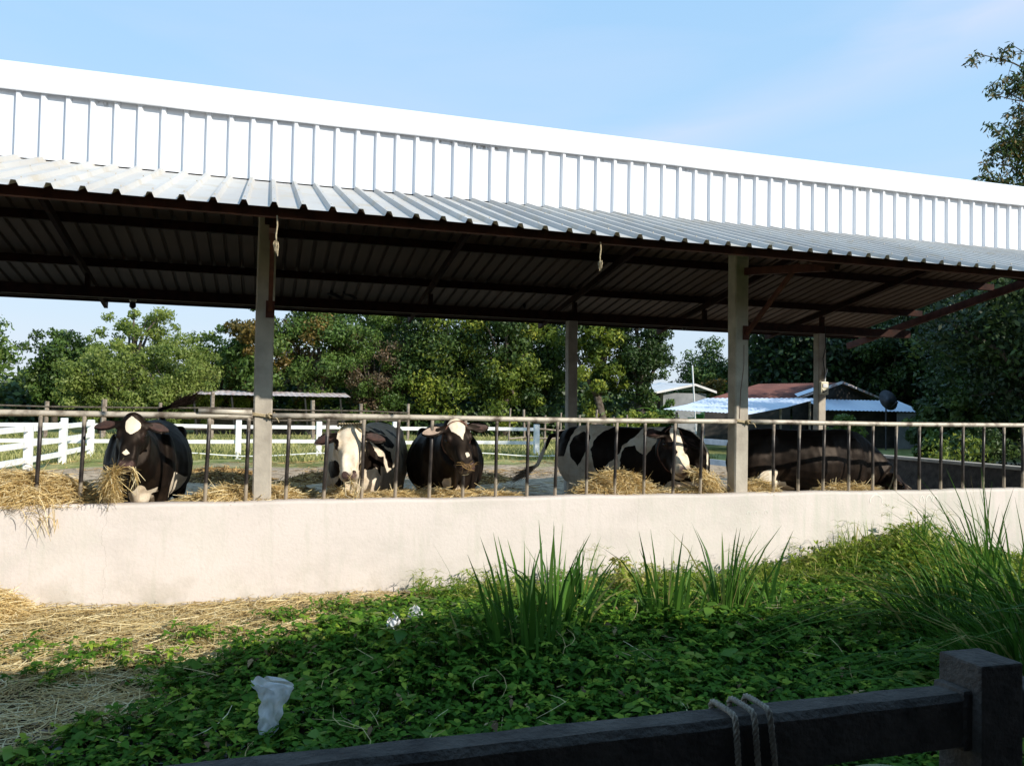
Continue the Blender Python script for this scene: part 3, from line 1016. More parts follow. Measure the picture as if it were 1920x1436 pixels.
    for s_, dr in ((1, ears[0]), (-1, ears[1])):
        root = hp(.055, s_ * .095, -.05)
        tipd = (s3 * s_ * .95 + h * (.10 + dr) - u * .12).normalized()
        wv = (h * .9 - s3 * s_ * .1 + u * .05); wv = (wv - tipd * wv.dot(tipd)).normalized()
        nv = tipd.cross(wv).normalized()
        if nv.dot(u) < 0: nv = -nv
        Ls = .225 * sc
        prof = [(0, .028, .028), (.14, .036, .024), (.32, .056, .018), (.52, .066, .015), (.72, .058, .014), (.88, .036, .012), (1.0, .012, .010)]
        rg = []
        for t, w_, th in prof:
            c_ = root + tipd * Ls * t + nv * .012 * math.sin(t * 3.1)
            ring = []
            for k_ in range(14):
                a = 2 * math.pi * k_ / 14
                q = math.cos(a) * w_ * sc
                cup = -.42 * (1 - (q / (w_ * sc)) ** 2) * w_ * sc * (1 if t > .1 else 0)
                ring.append(c_ + wv * q + nv * (math.sin(a) * th * sc + cup * .55))
            rg.append(ring)
        loft(mb, rg)
        earf.append((root, tipd, wv, nv, Ls))
    # tail as part of the body
    if tail is not None:
        tp = [Mi @ Vector(q) for q in tail]
        pts = [(Vector((-.80, 0, 1.30)), .045, .045, (0, 1, 0))] + [(q, r_, r_, (0, 1, .1)) for q, r_ in zip(tp, np.linspace(.032, .02, len(tp)))]
        chain(mb, pts, 2, 10)
    me = remesh(mb, .0125, 4, .5)
    n = len(me.vertices)
    co = np.zeros(n * 3, np.float32); me.vertices.foreach_get('co', co); co = co.reshape(-1, 3).astype(float)
    # wrinkles of skin on the neck, ribs and a drum of belly: small displacement
    Mn = np.array(Mw)
    W = co @ Mn[:3, :3].T + Mn[:3, 3]
    wb = wob(co, seed, 12.0) + .6 * wob(co, seed + 50, 34.0)
    wb2 = wob(co, seed + 60, 22.0); wb3 = wob(co, seed + 61, 22.0)
    val = np.full(n, 1.0 if base_white else 0.0)
    Hm = np.array([h, s3, u]) / sc
    hc = (co - np.array(P)) @ Hm.T
    def blobs(lst, v):
        nonlocal val
        for bdef in lst:
            if bdef[0] in ('p', 'q', 'f'):
                side_, poly = bdef[1], np.array(bdef[2], float)
                A2 = (co[:, 0] if bdef[0] == 'p' else co[:, 1]) + wb2 * .020
                B2 = co[:, 2] + wb3 * .020
                if bdef[0] == 'f': A2, B2 = hc[:, 1] + wb2 * .005, hc[:, 0] + wb3 * .005
                inside = np.zeros(n, bool); dist = np.full(n, 9.)
                for q0, q1 in zip(poly, np.roll(poly, -1, 0)):
                    cond = (q0[1] > B2) != (q1[1] > B2)
                    xi = q0[0] + (B2 - q0[1]) * (q1[0] - q0[0]) / (q1[1] - q0[1] + 1e-9)
                    inside ^= cond & (A2 < xi)
                    ed = q1 - q0; tt = np.clip(((A2 - q0[0]) * ed[0] + (B2 - q0[1]) * ed[1]) / (ed @ ed), 0, 1)
                    dist = np.minimum(dist, np.hypot(A2 - q0[0] - tt * ed[0], B2 - q0[1] - tt * ed[1]))
                sdv = np.where(inside, dist, -dist)
                w = np.clip(sdv / .014 + .5, 0, 1)
                if bdef[0] == 'f':
                    w = w * (hc[:, 2] > -.09)
                    val = val * (1 - w) + v * w
                    continue
                w = w * ((co[:, 1] * side_ > .02) if bdef[0] == 'p' else (co[:, 0] > side_))
                w = w * ~((hc[:, 0] > -.06) & (np.abs(hc[:, 1]) < .15) & (hc[:, 2] > -.27))
                val = val * (1 - w) + v * w
                continue
            kind, c_, r_ = bdef[0], np.array(bdef[1], float), np.array(bdef[2], float)
            X_ = W if kind == 'w' else (hc if kind == 'h' else co)
            if len(bdef) > 3 and bdef[3]:
                a = bdef[3]      # lean of the patch in the x-z plane
                d_ = X_ - c_
                d_ = np.stack([d_[:, 0] * math.cos(a) + d_[:, 2] * math.sin(a), d_[:, 1], -d_[:, 0] * math.sin(a) + d_[:, 2] * math.cos(a)], 1)
            else: d_ = X_ - c_
            q = np.sqrt(((d_ / r_) ** 2).sum(1)) + wb * (.16 if kind != 'h' else .07)
            w = np.clip((1 - q) * 6 + .5, 0, 1)
            val = val * (1 - w) + v * w
    first, second = (black, white) if base_white else (white, black)
    blobs(first, 0.0 if base_white else 1.0)
    blobs(second, 1.0 if base_white else 0.0)
    at = me.attributes.new('tint', 'FLOAT', 'POINT'); at.data.foreach_set('value', val.astype(np.float32))
    # bare skin: nose pad, lips, nostrils
    nose = np.exp(-((hc[:, 0] - .475) / .03) ** 2 - (hc[:, 1] / .06) ** 2 - ((hc[:, 2] + .03) / .05) ** 2)
    for s_ in (-1, 1):
        nose = nose + 1.2 * np.exp(-((hc[:, 0] - .455) / .016) ** 2 - ((hc[:, 1] - s_ * .045) / .014) ** 2 - ((hc[:, 2] - .0) / .03) ** 2)
    mouth = np.exp(-((hc[:, 2] + .088 - .06 * (hc[:, 0] - .42)) / .007) ** 2) * (hc[:, 0] > .36) * (hc[:, 0] < .6)
    sk = np.clip(nose * 1.6 + mouth, 0, 1) * (hc[:, 0] > .3) * (hc[:, 0] < .6) * (np.abs(hc[:, 1]) < .12)
    for s_ in (-1, 1):
        sk = np.clip(sk + .75 * np.exp(-((hc[:, 0] - .17) / .034) ** 2 - ((hc[:, 1] - s_ * .105) / .035) ** 2 - ((hc[:, 2] + .06) / .03) ** 2), 0, 1)
    at = me.attributes.new('skin', 'FLOAT', 'POINT'); at.data.foreach_set('value', sk.astype(np.float32))
    # carve: nostrils and mouth pushed in, ribs and skin folds
    nv_ = np.zeros(n * 3, np.float32); me.vertices.foreach_get('normal', nv_); nv_ = nv_.reshape(-1, 3)
    push = np.zeros(n)
    for s_ in (-1, 1):
        push -= .012 * np.exp(-((hc[:, 0] - .458) / .013) ** 2 - ((hc[:, 1] - s_ * .045) / .011) ** 2) * (hc[:, 2] > -.08)
        push -= .016 * np.exp(-((hc[:, 0] - .170) / .028) ** 2 - ((hc[:, 1] - s_ * .118) / .03) ** 2 - ((hc[:, 2] + .062) / .018) ** 2)   # eye sockets
    push -= .008 * mouth * (hc[:, 0] > .38) * (np.abs(hc[:, 1]) < .12)
    ribs = np.sin(co[:, 0] * 62 + co[:, 2] * 6) * np.exp(-((co[:, 0] - .05) / .28) ** 2) * np.exp(-((co[:, 2] - 1.02) / .2) ** 2)
    push += .0022 * ribs + .004 * wob(co, seed + 5, 16)
    folds = np.sin((co[:, 0] - .8) * 46 + co[:, 2] * 12) * np.exp(-((co[:, 0] - .85) / .16) ** 2) * (hc[:, 0] < -.1)
    push += .003 * folds
    co = co + nv_ * push[:, None]
    me.vertices.foreach_set('co', co.astype(np.float32).ravel())
    me.update()
    link('body', me, MAT['coat'], e, True)
    # eyes, inner ears, hooves
    for s_ in (-1, 1):
        c_ = hp(.168, s_ * .106, -.060)
        b = MB()
        b_r = .023 * sc
        rg = []
        for i in range(1, 8):
            an = math.pi * i / 8
            rg.append(ellipse_ring(c_ - s3 * b_r * math.cos(an), h, u, b_r * math.sin(an), b_r * math.sin(an), 12, 2))
        loft(b, rg)
        b.build('eye', MAT['eye'], e, True)
    for (root, tipd, wv, nv, Ls), em in zip(earf, earmat):
        b = MB()
        prof = [(.2, .022), (.35, .040), (.52, .047), (.7, .041), (.86, .024), (.94, .008)]
        for t, w_ in prof:
            c_ = root + tipd * Ls * t + nv * .012 * math.sin(t * 3.1)
            for q in (-1, -.5, 0, .5, 1):
                cup = -.42 * (1 - (q * .75) ** 2) * w_ * sc * 1.2 * .55
                b.v.append(tuple(c_ + wv * q * w_ * .82 * sc + nv * (.0150 * sc + cup)))
        for i in range(len(prof) - 1):
            for k_ in range(4):
                q = i * 5 + k_
                b.f.append((q, q + 1, q + 6, q + 5))
        b.build('inner_ear', MAT[em], e, True)
    if tail is not None:
        end = Mi @ Vector(tail[-1]); pr = Mi @ Vector(tail[-2])
        d = (end - pr).normalized()
        nn_ = 240
        a = RNG.random(nn_) * 6.28; rr = np.abs(RNG.normal(0, 1, nn_))
        dn = np.array(d); s1 = np.cross(dn, [0, .2, 1]); s1 /= np.linalg.norm(s1); s2_ = np.cross(dn, s1)
        off = (np.cos(a)[:, None] * s1 + np.sin(a)[:, None] * s2_)
        Lt = RNG.uniform(.12, .33, nn_)[:, None]
        P_ = np.zeros((nn_, 4, 3)); e0 = np.array(end) - dn * .06
        st = RNG.uniform(0, .1, nn_)[:, None]
        P_[:, 0] = e0 + dn * st + off * .012
        P_[:, 1] = e0 + dn * (st + Lt * .35) + off * (.016 + .010 * rr[:, None])
        P_[:, 2] = e0 + dn * (st + Lt * .7) + off * (.016 + .022 * rr[:, None])
        P_[:, 3] = e0 + dn * (st + Lt) + off * (.01 + .035 * rr[:, None]) + [0, 0, .01]
        link('tail_switch', arr_mesh('tail_switch', [ribbons(P_, np.array([[.005, .006, .005, .002]]))]), MAT[tailmat], e)
    def ringrope(t0, t1, rr=.006, mat='rope', extra=.012):
        """rope round the head from t0 on the brow to t1 under the jaw"""
        pts = []
        for i in range(29):
            a = 2 * math.pi * i / 28
            t = t0 + (t1 - t0) * (.5 - .5 * math.sin(a))
            hw, hh = sec(max(t, -.04))
            px_ = math.copysign(abs(math.cos(a)) ** (2 / 2.6), math.cos(a)) * hw
            py_ = math.copysign(abs(math.sin(a)) ** (2 / 2.4), math.sin(a)) * hh
            if py_ < 0: px_ *= 1 - .38 * (-py_ / hh) ** 1.3
            kx = 1 + extra / max(hw, .01)
            pts.append(hp(t, px_ * kx, -hh + py_ * (1 + extra / hh)))
        mb_ = MB(); mb_.tube(pts, rr, 6, False)
        return mb_
    e_fn = dict(hp=hp, ring=ringrope, e=e, Mi=Mi, Mw=Mw, P=P)
    return e_fn

R_ = math.radians
# 1: black cow chewing straw with its head out over the rail at left
c1 = cow('black cow at far left with round white forehead patch, head over the rail, eating straw', (-1.0, 8.22), R_(-91), (-.965, 6.83, 1.475), (-.975, 6.64, 1.115), (0, -1, .35),
         white=[('f', 0, [(.049, .045), (.028, .024), (0, .01), (-.042, .035), (-.075, .065), (-.075, .108), (-.052, .140), (0, .178), (.03, .150), (.045, .115)]), ('f', 0, [(.045, .362), (.012, .325), (-.02, .36), (.01, .382)]), ('h', (.50, .0, -.13), (.09, .05, .05)),
                ('q', .62, [(-.02, .80), (.0, .86), (.05, .885), (.09, .875), (.12, .855), (.19, .865), (.19, .82), (.14, .80), (.13, .70), (.09, .6), (-.02, .6)]), ('p', 1, [(.60, .97), (.48, .97), (.22, .90), (.26, .82), (.46, .72), (.60, .76)]), ('l', (-.42, 0, .55), (.2, .2, .15))],
         ears=(.05, .12), tail=[(-1.02, 9.22, 1.42), (-1.05, 9.26, 1.50), (-.99, 9.30, 1.52), (-.93, 9.32, 1.545)], seed=3, belly=.02)
# 2: white cow with black streaks and a white head
c2 = cow('mostly white cow with black streaks on its flank and a white face with dark ears', (1.02, 8.28), R_(-110), (.715, 7.10, 1.40), (.695, 6.86, 1.00), (-.12, -1, .45), base_white=True,
         black=[('h', (.15, .115, -.05), (.055, .035, .045)), ('h', (.15, -.115, -.05), (.07, .035, .045)), ('h', (.06, .21, -.05), (.09, .11, .07)), ('h', (.06, -.22, -.05), (.09, .11, .07)),
                ('h', (.46, .035, .0), (.03, .028, .05)), ('h', (.435, -.04, .0), (.02, .018, .05)),
                ('q', .55, [(.13, 1.22), (.19, 1.22), (.22, 1.17), (.24, 1.12), (.28, 1.11), (.33, 1.03), (.30, .98), (.27, 1.02), (.25, .92), (.22, 1.0), (.15, 1.0), (.08, 1.1)]),
                ('w', (.60, 7.35, 1.0), (.05, .35, .10)), ('w', (.66, 7.35, .80), (.05, .3, .14)),
                ('p', 1, [(.97, 1.36), (.85, 1.35), (.56, 1.29), (.44, 1.21), (.59, 1.23), (.79, 1.29)]),
                ('p', 1, [(.71, 1.36), (.54, 1.34), (.26, 1.30), (.20, 1.19), (.35, 1.17), (.5, 1.22), (.62, 1.29)]),
                ('p', 1, [(.48, 1.39), (.33, 1.37), (.2, 1.34), (.26, 1.31), (.42, 1.34)]),
                ('p', 1, [(.84, 1.27), (.7, 1.25), (.66, 1.18), (.74, 1.11), (.82, 1.19)]),
                ('p', 1, [(.66, 1.25), (.5, 1.20), (.33, 1.13), (.32, 1.05), (.33, .95), (.40, 1.01), (.47, 1.12), (.58, 1.18)]),
                ('p', 1, [(.05, 1.35), (-.14, 1.31), (-.12, 1.18), (-.04, 1.24), (.03, 1.29)]), ('p', 1, [(.02, 1.18), (-.08, 1.1), (-.02, 1.03)])],
         ears=(.22, .10), seed=11, belly=.0, earmat=('inner_ear', 'inner_ear'))
# 3: black cow with a white blaze
c3 = cow('black cow with a long white forehead blaze standing right of the white cow', (1.80, 8.22), R_(-97), (1.615, 6.97, 1.475), (1.685, 6.74, 1.075), (.05, -1, .38),
         white=[('f', 0, [(.075, .024), (.02, -.03), (-.038, -.02), (-.074, .06), (-.062, .118), (-.03, .170), (-.022, .215), (.0, .165), (.064, .108)]), ('f', 0, [(.0, .33), (-.03, .325), (-.04, .36), (-.01, .38)]), ('h', (.50, -.0, -.13), (.05, .04, .035)),
                ('q', .62, [(-.09, .90), (-.05, .95), (-.03, .86), (-.04, .6), (-.09, .6)]), ('q', .62, [(.01, .86), (.06, .88), (.08, .8), (.06, .6), (.0, .6)]), ('l', (-.42, 0, .55), (.2, .2, .15))],
         ears=(-.05, .02), earmat=('pale_ear', 'inner_ear'), seed=21, belly=.04)
# 4: black and white cow standing at an angle
c4 = cow('black and white cow standing at an angle, white blaze, straw in its mouth', (3.97, 8.38), R_(-50), (4.02, 7.45, 1.40), (3.97, 7.10, 1.01), (.20, -1, .45),
         base_white=True,
         black=[('p', -1, [(-.59, 1.28), (-.45, 1.33), (-.38, 1.25), (-.44, 1.05), (-.52, .93), (-.60, 1.02), (-.64, 1.17)]),
                ('p', -1, [(-1.0, 1.45), (-.62, 1.44), (-.64, 1.27), (-.70, 1.05), (-1.0, 1.0)]),
                ('p', -1, [(-.26, 1.33), (-.05, 1.5), (.2, 1.5), (.19, 1.37), (.11, 1.25), (.06, 1.19), (.03, 1.11), (-.08, 1.01), (-.16, .86), (-.24, .78), (-.30, .95), (-.36, 1.12), (-.31, 1.24)]),
                ('p', -1, [(.02, 1.05), (.08, 1.17), (.18, 1.21), (.25, 1.12), (.3, 1.09), (.37, 1.14), (.47, 1.33), (.60, 1.5), (1.2, 1.5), (1.2, .80), (.74, .84), (.5, .76), (.24, .82), (.05, .84)]),
                ('p', 1, [(-.3, 1.5), (.2, 1.5), (.1, .8), (-.3, .8)]), ('p', 1, [(.4, 1.6), (1.2, 1.6), (1.2, .8), (.4, .7)]),
                ('w', (4.10, 7.62, 1.22), (.22, .26, .34)), ('h', (.15, 0, -.08), (.6, .30, .28))],
         white=[('h', (.10, .0, .0), (.155, .060, .2)), ('h', (.24, .005, .0), (.13, .040, .2)), ('h', (.36, .0, .0), (.09, .078, .1)), ('h', (.45, .0, -.06), (.08, .12, .14)),
                ('w', (4.20, 7.62, .72), (.16, .3, .12)), ('p', -1, [(-.16, .95), (-.08, 1.01), (.03, 1.09), (.01, .85), (-.13, .82)])],
         ears=(.04, .0), tail=[(3.25, 9.05, 1.26), (3.14, 9.06, 1.02), (3.10, 9.06, .92), (3.04, 9.06, .885)], tailmat='pale_hair', seed=33, belly=.0)
# 5: dark cow, head down in the trough
c5 = cow('dark brown black cow seen side on at right, head lowered into the trough', (5.90, 7.93), R_(-5), (6.90, 7.60, .90), (7.14, 7.36, .62), (.6, -.35, .6),
         white=[('l', (-.42, 0, .66), (.24, .5, .17)), ('l', (-.60, -.2, .86), (.14, .3, .08), .5), ('h', (.22, .01, 0), (.05, .03, .1)), ('l', (0, 0, .56), (.4, .15, .05))],
         ears=(.2, .1), seed=45, belly=.05)

# halters
def halter(c, t0, t1, mat, rr=.006, lead=None):
    b = c['ring'](t0, t1, rr)
    o = b.build('halter', MAT[mat], c['e'], True)
    return o
b = c2['ring'](-.005, .20, .0065)
hp = c2['hp']
b.tube([hp(.02, s_ * .0 + .0, .012) for s_ in (0, 1)], .006, 6)
for s_ in (-1,):
    b.tube([hp(.06, s_ * .115, -.02), hp(.20, s_ * .125, -.06), hp(.34, s_ * .095, -.09), hp(.46, s_ * .07, -.17), hp(.58, s_ * .03, -.22)], .007, 6)
b.tube([hp(.44, .05, -.14), hp(.56, .03, -.2), hp(.60, -.06, -.2), hp(.5, -.09, -.15)], .007, 6)
b.build('halter', MAT['rope'], c2['e'], True)
b = MB()
for i in range(9):
    yy_ = (i - 4) * .02
    b.tube([hp(-.055, yy_, -.055), hp(-.035, yy_ * 1.15, -.01), hp(-.005, yy_ * 1.25, .008)], .011, 6)
b.build('head_rope', MAT['rope'], c2['e'], True)
hp = c3['hp']
b = c3['ring'](.02, .30, .0055, 'brown_rope'); b.build('halter', MAT['brown_rope'], c3['e'], True)
hp = c4['hp']
b = c4['ring'](-.01, .33, .0055); b.build('halter', MAT['brown_rope'], c4['e'], True)
hp = c5['hp']
b = c5['ring'](-.01, .12, .009); b.build('halter', MAT['rope'], c5['e'], True)

# ------------------------------------------------------------------ birds on the purlin
def bird(x, y, z, rz, sc, label):
    e = empty('bird', (x, y, z), rz)
    tag(e, label, 'bird', 'birds perched under the roof')
    mb = MB()
    chain(mb, [((-.16, 0, -.03), .004, .018, (0, 1, 0)), ((-.09, 0, .0), .012, .022, (0, 1, 0)), ((-.04, 0, .03), .035, .038, (0, 1, 0)), ((.0, 0, .06), .048, .052, (0, 1, 0)), ((.04, 0, .095), .04, .045, (0, 1, 0)),
               ((.055, 0, .13), .022, .024, (0, 1, 0)), ((.065, 0, .155), .022, .023, (0, 1, 0)), ((.08, 0, .168), .016, .016, (0, 1, 0)), ((.10, 0, .162), .004, .004, (0, 1, 0))], 2, 12)
    for s_ in (-1, 1):
        chain(mb, [((.01, s_ * .018, .03), .006, .006, (0, 1, 0)), ((.012, s_ * .018, .0), .004, .004, (0, 1, 0))], 2, 6)
    mb.v = [tuple(Vector(v) * sc) for v in mb.v]
    mb.build('body', MAT['black'], e, True)
bird(.90, 12.55, 3.24, R_(170), 1.15, 'dark bird perched on the rear beam, left one of the pair')
bird(1.17, 12.55, 3.24, R_(190), 1.0, 'dark bird perched on the rear beam, right one of the pair')
bird(4.02, 12.55, 3.20, R_(80), .6, 'tiny dark bird alone on the rear beam near mid span')

# ------------------------------------------------------------------ hay
def heap(name, label, cat, cx_, cy_, rx, ry, h, n, z0, mat='straw', L=(.10, .32), w=.0048, group=None, tall=.05, seed=0):
    rg = np.random.default_rng(seed + 100)
    base = MB()
    nu, nv = 26, 12
    for j in range(nv + 1):
        for i in range(nu):
            a = 2 * math.pi * i / nu; r_ = j / nv
            x = cx_ + rx * r_ * math.cos(a); y = cy_ + ry * r_ * math.sin(a)
            hz = h * .86 * (1 - r_ ** 1.8) * (1 + .25 * math.sin(3 * a + seed) * r_)
            base.v.append((x, y, z0 + hz - .01))
    for j in range(nv):
        for i in range(nu):
            q, w_ = j * nu + i, j * nu + (i + 1) % nu
            base.f.append((q, w_, w_ + nu, q + nu))
    a = rg.random(n) * 6.28; r_ = np.sqrt(rg.random(n))
    x = cx_ + rx * r_ * np.cos(a); y = cy_ + ry * r_ * np.sin(a)
    hz = h * (1 - r_ ** 1.8) * (1 + .25 * np.sin(3 * a + seed) * r_)
    z = z0 + hz * (.75 + .3 * rg.random(n)) + rg.random(n) * .01
    ln = rg.uniform(L[0], L[1], n)
    th = rg.random(n) * 6.28
    el = rg.normal(0, .22, n) + (rg.random(n) < .08) * rg.uniform(.2, 1.1, n)
    d = np.stack([np.cos(th) * np.cos(el), np.sin(th) * np.cos(el), np.sin(el)], 1)
    side2 = np.stack([-np.sin(th), np.cos(th), np.zeros(n)], 1)
    bend = rg.normal(0, .18, n)
    c_ = np.stack([x, y, z], 1)
    P_ = np.stack([c_ + d * (ln * s_)[:, None] + side2 * (bend * ln * (s_ * s_ * 4 - .5))[:, None] - np.array([0, 0, 1]) * (ln * s_ * s_ * rg.uniform(0, 1, n))[:, None] for s_ in (-.5, -.17, .17, .5)], 1)
    P_[..., 2] = np.maximum(P_[..., 2], z0 - .0)
    me = arr_mesh(name, [grid_part(base.v, base.f, .2), ribbons(P_, w * np.array([[.8, 1, 1, .7]]), None, rg.random(n) ** 1.1)])
    o = link(name, me, MAT[mat])
    tag(o, label, cat, group)
    return o
G = 'hay piles along the top of the feed trough'
heap('hay_pile', 'largest hay pile on the trough, at the far left and spilling over the wall', 'hay', -1.80, 7.12, .66, .24, .25, 5200, .78, seed=1, group=G)
heap('hay_pile', 'low hay pile on the trough at the foot of the nearest post', 'hay', -.12, 7.20, .50, .2, .13, 2600, .775, seed=2, group=G)
heap('hay_pile', 'thin scatter of hay below the white cow', 'hay', 1.45, 7.2, .85, .16, .055, 1700, .78, seed=3, group=G)
heap('hay_pile', 'rounded hay pile on the trough below the black and white cow standing at an angle', 'hay', 3.27, 7.2, .40, .2, .22, 3400, .775, seed=4, group=G)
heap('hay_pile', 'small tuft of hay on the trough at the right foot of the second post', 'hay', 4.80, 7.14, .20, .14, .12, 900, .775, seed=5, group=G)
heap('hay_pile', 'thin low hay on the trough in front of the dark cow', 'hay', 5.95, 7.2, .35, .14, .06, 800, .78, seed=6, group=G)
heap('hay_pile', 'few strands of hay on the trough between the rounded pile and the second post', 'hay', 4.12, 7.2, .40, .14, .045, 700, .78, seed=7, group=G)
heap('hay_pile', 'hay tuft on the trough just left of the white cow between two bars', 'hay', .62, 7.14, .10, .10, .09, 260, .78, seed=8, group=G)

def hang(name, label, cat, pts, n, spread, L, mat='straw', parent=None, seed=0, down=1.0, w=.0045, out=(0, 0, 0)):
    """bundle of straws along a drooping core"""
    rg = np.random.default_rng(seed + 300)
    pts = np.array(pts, float)
    k = len(pts)
    t = rg.random(n) ** .8 * (k - 1)
    i = np.minimum(t.astype(int), k - 2); f = (t - i)[:, None]
    c_ = pts[i] * (1 - f) + pts[i + 1] * f
    core = (pts[i + 1] - pts[i]); core /= np.linalg.norm(core, axis=1, keepdims=True)
    sp = np.interp(t, range(k), spread)[:, None]
    c_ = c_ + rg.normal(0, 1, (n, 3)) * sp * .5
    d = core * down + rg.normal(0, .42, (n, 3)); d /= np.linalg.norm(d, axis=1, keepdims=True)
    ln = rg.uniform(L[0], L[1], n)[:, None]
    sd_ = np.cross(d, rg.normal(size=(n, 3))); sd_ /= np.linalg.norm(sd_, axis=1, keepdims=True)
    bd = rg.normal(0, .14, (n, 1))
    P_ = np.stack([c_ + d * ln * s_ + sd_ * bd * ln * s_ * s_ * 3 - np.array([0, 0, 1]) * ln * s_ * s_ * .5 for s_ in (-.5, -.17, .17, .5)], 1)
    me = arr_mesh(name, [ribbons(P_, w * np.array([[.8, 1, 1, .6]]), None, rg.random(n))])
    o = link(name, me, MAT[mat]); tag(o, label, cat)
    return o
hang('hay_mouthful', 'thick bunch of hay hanging from the mouth of the black cow at left', 'hay', [(-1.03, 6.66, 1.09), (-1.09, 6.72, 1.03), (-1.12, 6.86, .95), (-1.11, 7.0, .86)], 560, [.015, .04, .07, .085], (.08, .24), seed=1)
hang('hay_mouthful', 'few curled straws at the right corner of the mouth of the black cow at left', 'hay', [(-.93, 6.58, 1.10), (-.90, 6.59, 1.07), (-.90, 6.60, 1.00)], 26, [.012, .02, .03], (.06, .18), seed=2)
hang('hay_mouthful', 'few thin straws hanging from the mouth of the white cow', 'hay', [(.70, 6.84, 1.02), (.72, 6.84, .94), (.73, 6.88, .86)], 26, [.02, .04, .05], (.08, .2), seed=3)
hang('hay_mouthful', 'wisp of straw at the mouth of the black cow with the blaze', 'hay', [(1.62, 6.72, 1.11), (1.68, 6.70, 1.08), (1.75, 6.72, 1.12)], 30, [.02, .02, .02], (.05, .14), seed=4, mat='dung_straw')
hang('hay_mouthful', 'bunch of hay sticking out of the mouth of the cow standing at an angle', 'hay', [(3.99, 7.06, 1.0), (4.09, 7.04, .97), (4.18, 7.04, .91), (4.25, 7.05, .85)], 620, [.04, .06, .07, .08], (.06, .2), seed=5)
# straw hanging over the outer face of the wall at left
hang('hay_wisp', 'straws trailing over the wall face below the largest hay pile', 'hay', [(-1.62, 6.87, .81), (-1.57, 6.84, .75), (-1.54, 6.83, .69)], 46, [.17, .11, .06], (.08, .25), seed=6, down=.8)

# straw over the ground outside the wall, in front and at left
def strewn(n, fn, L, w, zoff, mat, name, label, cat=None, seed=0, kind='stuff', el_s=.09, lift=.05):
    rg = np.random.default_rng(seed + 900)
    x, y, z = fn(rg, n)
    n = len(x)
    ln = rg.uniform(L[0], L[1], n); th = rg.random(n) * 6.28
    el = rg.normal(0, el_s, n)
    d = np.stack([np.cos(th) * np.cos(el), np.sin(th) * np.cos(el), np.sin(el)], 1)
    s2 = np.stack([-np.sin(th), np.cos(th), np.zeros(n)], 1)
    bend = rg.normal(0, .3, n)
    c_ = np.stack([x, y, z + rg.random(n) * lift + zoff], 1)
    P_ = np.stack([c_ + d * (ln * s_)[:, None] + s2 * (bend * ln * (s_ * s_ * 3))[:, None] for s_ in (-.5, -.25, 0, .25, .5)], 1)
    P_[..., 2] = np.maximum(P_[..., 2], .006)
    sidev = np.cross(d, np.array([0, 0, 1.]) + rg.normal(0, .35, (n, 3)))
    me = arr_mesh(name, [ribbons(P_, w * np.array([[.8, 1, 1, 1, .6]]), sidev, rg.random(n))])
    o = link(name, me, MAT[mat]); tag(o, label, cat, None, kind)
    return o
def creeper_mask(x, y):
    """>0 where the creeper grows: right of a diagonal from the foot of the wall at x~.9 to the camera side"""
    edge = np.interp(y, [1.5, 3.0, 3.6, 3.9, 4.4, 4.9, 5.4, 6.0, 6.5, 6.85], [-2.2, -1.9, -1.6, -1.35, -.85, -.45, .05, .55, 1.1, 1.7])
    return x - edge + .16 * np.sin(y * 5.3) + .12 * np.sin(y * 11 + x * 3)
def f_straw(rg, n):
    x = rg.uniform(-4.5, 7.5, n * 2); y = 6.84 - rg.random(n * 2) ** 1.0 * 4.0
    mk = creeper_mask(x, y)
    dens = np.where(mk < .1, 1.0, .12) * np.where((x > 1.5) & (y < 5.9), .15, 1)
    dens = dens * np.where(y > 4.5, 1, np.clip((y - 3.95) / .5, 0.03, 1)) * np.where(x < -3.2, .5, 1)
    k = rg.random(n * 2) < dens
    x, y = x[k][:n], y[k][:n]
    return x, y, np.zeros(len(x)) + .014 * (np.sin(x * 3) * np.sin(y * 4) + 1) + .10 * np.exp(-((x + 2.2) / .5) ** 2 - ((y - 6.6) / .3) ** 2)
strewn(30000, f_straw, (.10, .42), .0055, .004, 'ground_straw', 'straw', 'golden straw strewn on the ground along the wall', seed=1, lift=.03)
heap('hay_pile', 'small heap of straw on the ground against the wall at far left', 'hay', -1.86, 6.60, .34, .25, .24, 2200, .0, seed=12)
def f_litter(rg, n):
    x = rg.uniform(-2.6, .3, n); y = rg.uniform(3.0, 4.5, n)
    return x, y, np.zeros(n)
MAT['litter'] = leafmat('litter_scraps', (.12, .03, .04), (.30, .28, .29), 0, (.42, .44, .48), .8)
strewn(900, f_litter, (.02, .07), .016, .01, 'litter', 'litter', 'small pink and grey scraps scattered on the soil', seed=2, el_s=.3, lift=.02)

